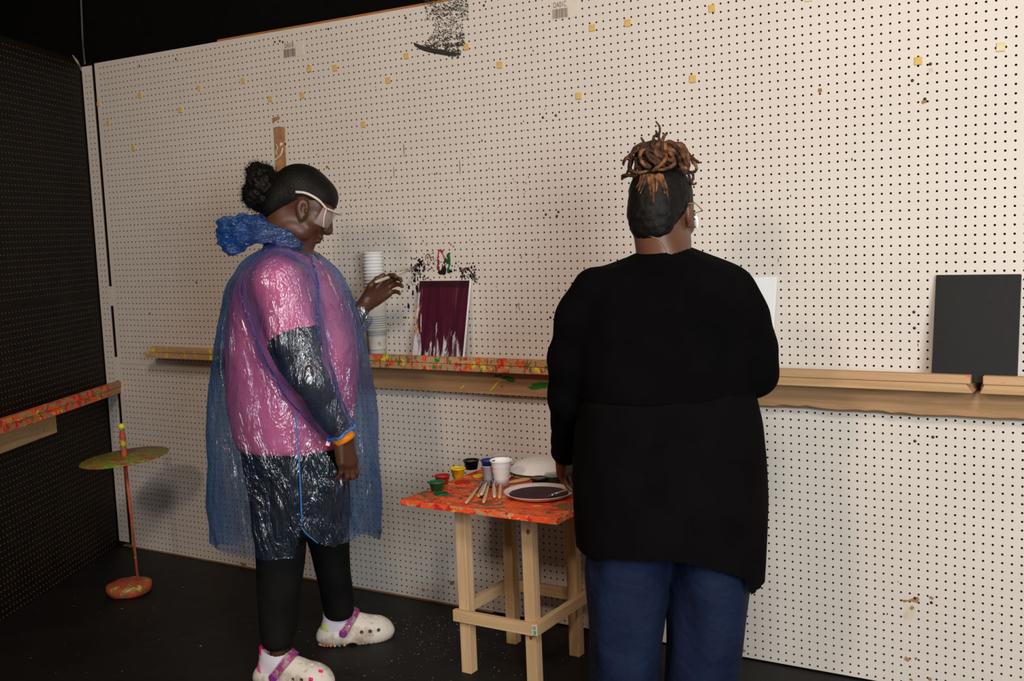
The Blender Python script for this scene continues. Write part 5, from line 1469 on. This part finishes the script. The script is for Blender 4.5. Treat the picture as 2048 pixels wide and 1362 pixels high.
# earbud, glasses, cord at the nape
m_bud = simple('white_earbud', (.85, .85, .87, 1), .2, .5, .02)
e0 = T2(.084, .020, -.014); bm = bmesh.new(); add_tube(bm, [e0, e0+HA@np.array((.004, .004, -.008)), e0+HA@np.array((.005, .008, -.034))], [.0050, .0042, .0032], 10); bm_obj('earbud', bm, m_bud, p2, True)
bm = bmesh.new()
for q in (-1, 1): add_tube(bm, curve_pts([T2(q*.082, -.022, .010), T2(q*.083, .02, .018), T2(q*.076, .085, .014)], 12), .0016, 6)
add_tube(bm, curve_pts([T2(.076, .085, .014), T2(.040, .106, .012), T2(0, .110, .014), T2(-.040, .106, .012), T2(-.076, .085, .014)], 16), .0010, 6)
bm_obj('glasses', bm, simple('thin_metal_frame', (.25, .2, .16, 1), .3, .5, metal=.6), p2)
bb = bvh(bpy.data.objects[[o.name for o in p2.children if o.name.startswith('body')][0]])
out = []
for a, b in ((1296, 472), (1306, 474), (1318, 480), (1327, 490), (1333, 503), (1334, 512)):
    d = ray(a, b); o_ = CAM-P.o; q = bb.ray_cast(Vector((o_.dot(RH), o_.dot(HV), o_.z)), Vector((d.dot(RH), d.dot(HV), d.z)).normalized())
    if q[0] is not None: out.append(q[0]+q[1]*.001)
if len(out) > 2:
    bm = bmesh.new(); add_tube(bm, curve_pts(out, 20), .0013, 6); bm_obj('neck_cord', bm, simple('tan_cord', (.25, .13, .08, 1), .7), p2)

m_blk = NT('black_knit', .95, .05); m_blk.col(m_blk.ramp(m_blk.noise(9, 4), [(.3, (.0012, .0010, .0012, 1)), (.7, (.0022, .0019, .0022, 1))])); m_blk.bump(m_blk.noise(420, 2), .25, .001); m_blk = m_blk.m
m_blk2 = NT('black_jersey', .95, .05); m_blk2.col(m_blk2.ramp(m_blk2.noise(9, 4), [(.3, (.0020, .0017, .0020, 1)), (.7, (.0032, .0028, .0031, 1))])); m_blk2.bump(m_blk2.noise(6, 4), .5, .03); m_blk2 = m_blk2.m
m_navy = NT('navy_denim', .8, .2); m_navy.col(m_navy.ramp(m_navy.noise(6, 4), [(.3, (.0035, .0075, .028, 1)), (.7, (.006, .014, .046, 1))])); m_navy.bump(m_navy.noise(7, 4), .6, .04); m_navy = m_navy.m
S = SDF(lo, hi, .0055)
S.loft(P.rows([(494, 1292, 1382, .07), (506, 1274, 1398, .085), (516, 1246, 1424, .10), (530, 1206, 1456, .125), (550, 1184, 1478, .14), (580, 1164, 1496, .155), (630, 1150, 1508, .165), (700, 1148, 1506, .172), (760, 1152, 1504, .178), (800, 1156, 1506, .185)]), 0, 2.15)
S.chain([L(1196, 582, H0), L(1160, 640, H0), L(1140, 720, H0+.015), L(1137, 800, H0+.06), L(1134, 880, H0+.21), L(1131, 905, H0+.26)], [.066, .062, .056, .050, .043, .042], .04, .03)
S.chain([L(1452, 582, H0), L(1482, 640, H0), L(1500, 700, H0-.01), L(1510, 745, H0-.01)], [.066, .068, .066, .060], .04, .03)
S.chain([L(1508, 742, H0-.01), L(1485, 752, H0+.1), L(1444, 768, H0+.24)], [.062, .052, .042], .02, .02)
def cutk(c):
    m = (c[:, 2] < L(1334, 507, H0)[2]+.022*np.clip(np.abs(c[:, 0]-L(1334, 507, H0)[0])/.09, 0, 1)-.03*(c[:, 1] > 0))
    a, b = L(1134, 880, H0+.21), L(1131, 905, H0+.26); m &= ~((((c-a)@(b-a))/((b-a)@(b-a)) > 1) & (np.linalg.norm(c-b, axis=1) < .07))
    a, b = L(1485, 752, H0+.1), L(1444, 768, H0+.24); m &= ~((((c-a)@(b-a))/((b-a)@(b-a)) > 1) & (np.linalg.norm(c-b, axis=1) < .07))
    return m
sdf_obj('sweater', S, m_blk, p2, cutk, 3, disp=lambda v: waves(v, (9, 9, 9), .0022, 21))
S = SDF(lo, hi, .006)
S.loft(P.rows([(770, 1164, 1502, .175), (800, 1158, 1508, .185), (850, 1150, 1520, .195), (920, 1146, 1528, .20), (1000, 1146, 1531, .205), (1060, 1150, 1530, .205), (1120, 1156, 1527, .20), (1170, 1162, 1522, .20), (1230, 1168, 1514, .20)]), 0, 2.3)
hpx = [(1100, 1140), (1158, 1139), (1190, 1132), (1230, 1123), (1290, 1119), (1332, 1119), (1380, 1126), (1430, 1140), (1470, 1154), (1496, 1168), (1508, 1200), (1516, 1204), (1540, 1196)]
hx = np.array([L(a, b, H0-.19)[0] for a, b in hpx]); hz = np.array([L(a, b, H0-.19)[2] for a, b in hpx])
def cuts(c):
    zf = np.interp(c[:, 0], hx, hz); zf = np.where(c[:, 1] < .03, zf, zf+.03)
    return (c[:, 2] > zf) & (c[:, 2] < L(1334, 778, H0)[2])
sdf_obj('long_tunic', S, m_blk2, p2, cuts, 3, disp=lambda v: waves(v, (8, 8, 3), .003, 22)+.003*np.sin(v[:, 0]*60)*np.clip((.75-v[:, 2])/.4, 0, 1))
S = SDF(lo, hi, .006)
S.loft(P.rows([(900, 1172, 1508, .17), (1000, 1170, 1508, .175), (1080, 1170, 1502, .17)]), 0)
def zr(px, py): return py
S.loft(P.rows([(1060, 1172, 1345, .155), (1140, 1172, 1336, .15), (1200, 1175, 1332, .145), (1280, 1178, 1326, .135), (1362, 1180, 1320, .125), (1430, 1184, 1314, .115), (1508, 1188, 1306, .11)]), .02)
S.loft(P.rows([(1060, 1320, 1505, .155), (1140, 1334, 1503, .15), (1200, 1336, 1496, .145), (1280, 1334, 1484, .135), (1362, 1330, 1472, .125), (1430, 1326, 1462, .115), (1508, 1324, 1452, .11)]), .012)
sdf_obj('trousers', S, m_navy, p2, lambda c: c[:, 2] > .035, 3, disp=lambda v: waves(v, (9, 9, 4), .004, 23))
for px in (1250, 1392):
    q = L(px, 1500, H0); bm = bmesh.new()
    S = SDF((q[0]-.08, q[1]-.12, -.002), (q[0]+.08, q[1]+.24, .12), .005); S.ell((q[0], q[1]+.05, .028), (.045, .135, .040), None, 0); S.ell((q[0], q[1]-.01, .05), (.040, .055, .045), None, .02)
    sdf_obj('shoe', S, m_dark, p2, lambda c: c[:, 2] > .001, 2)
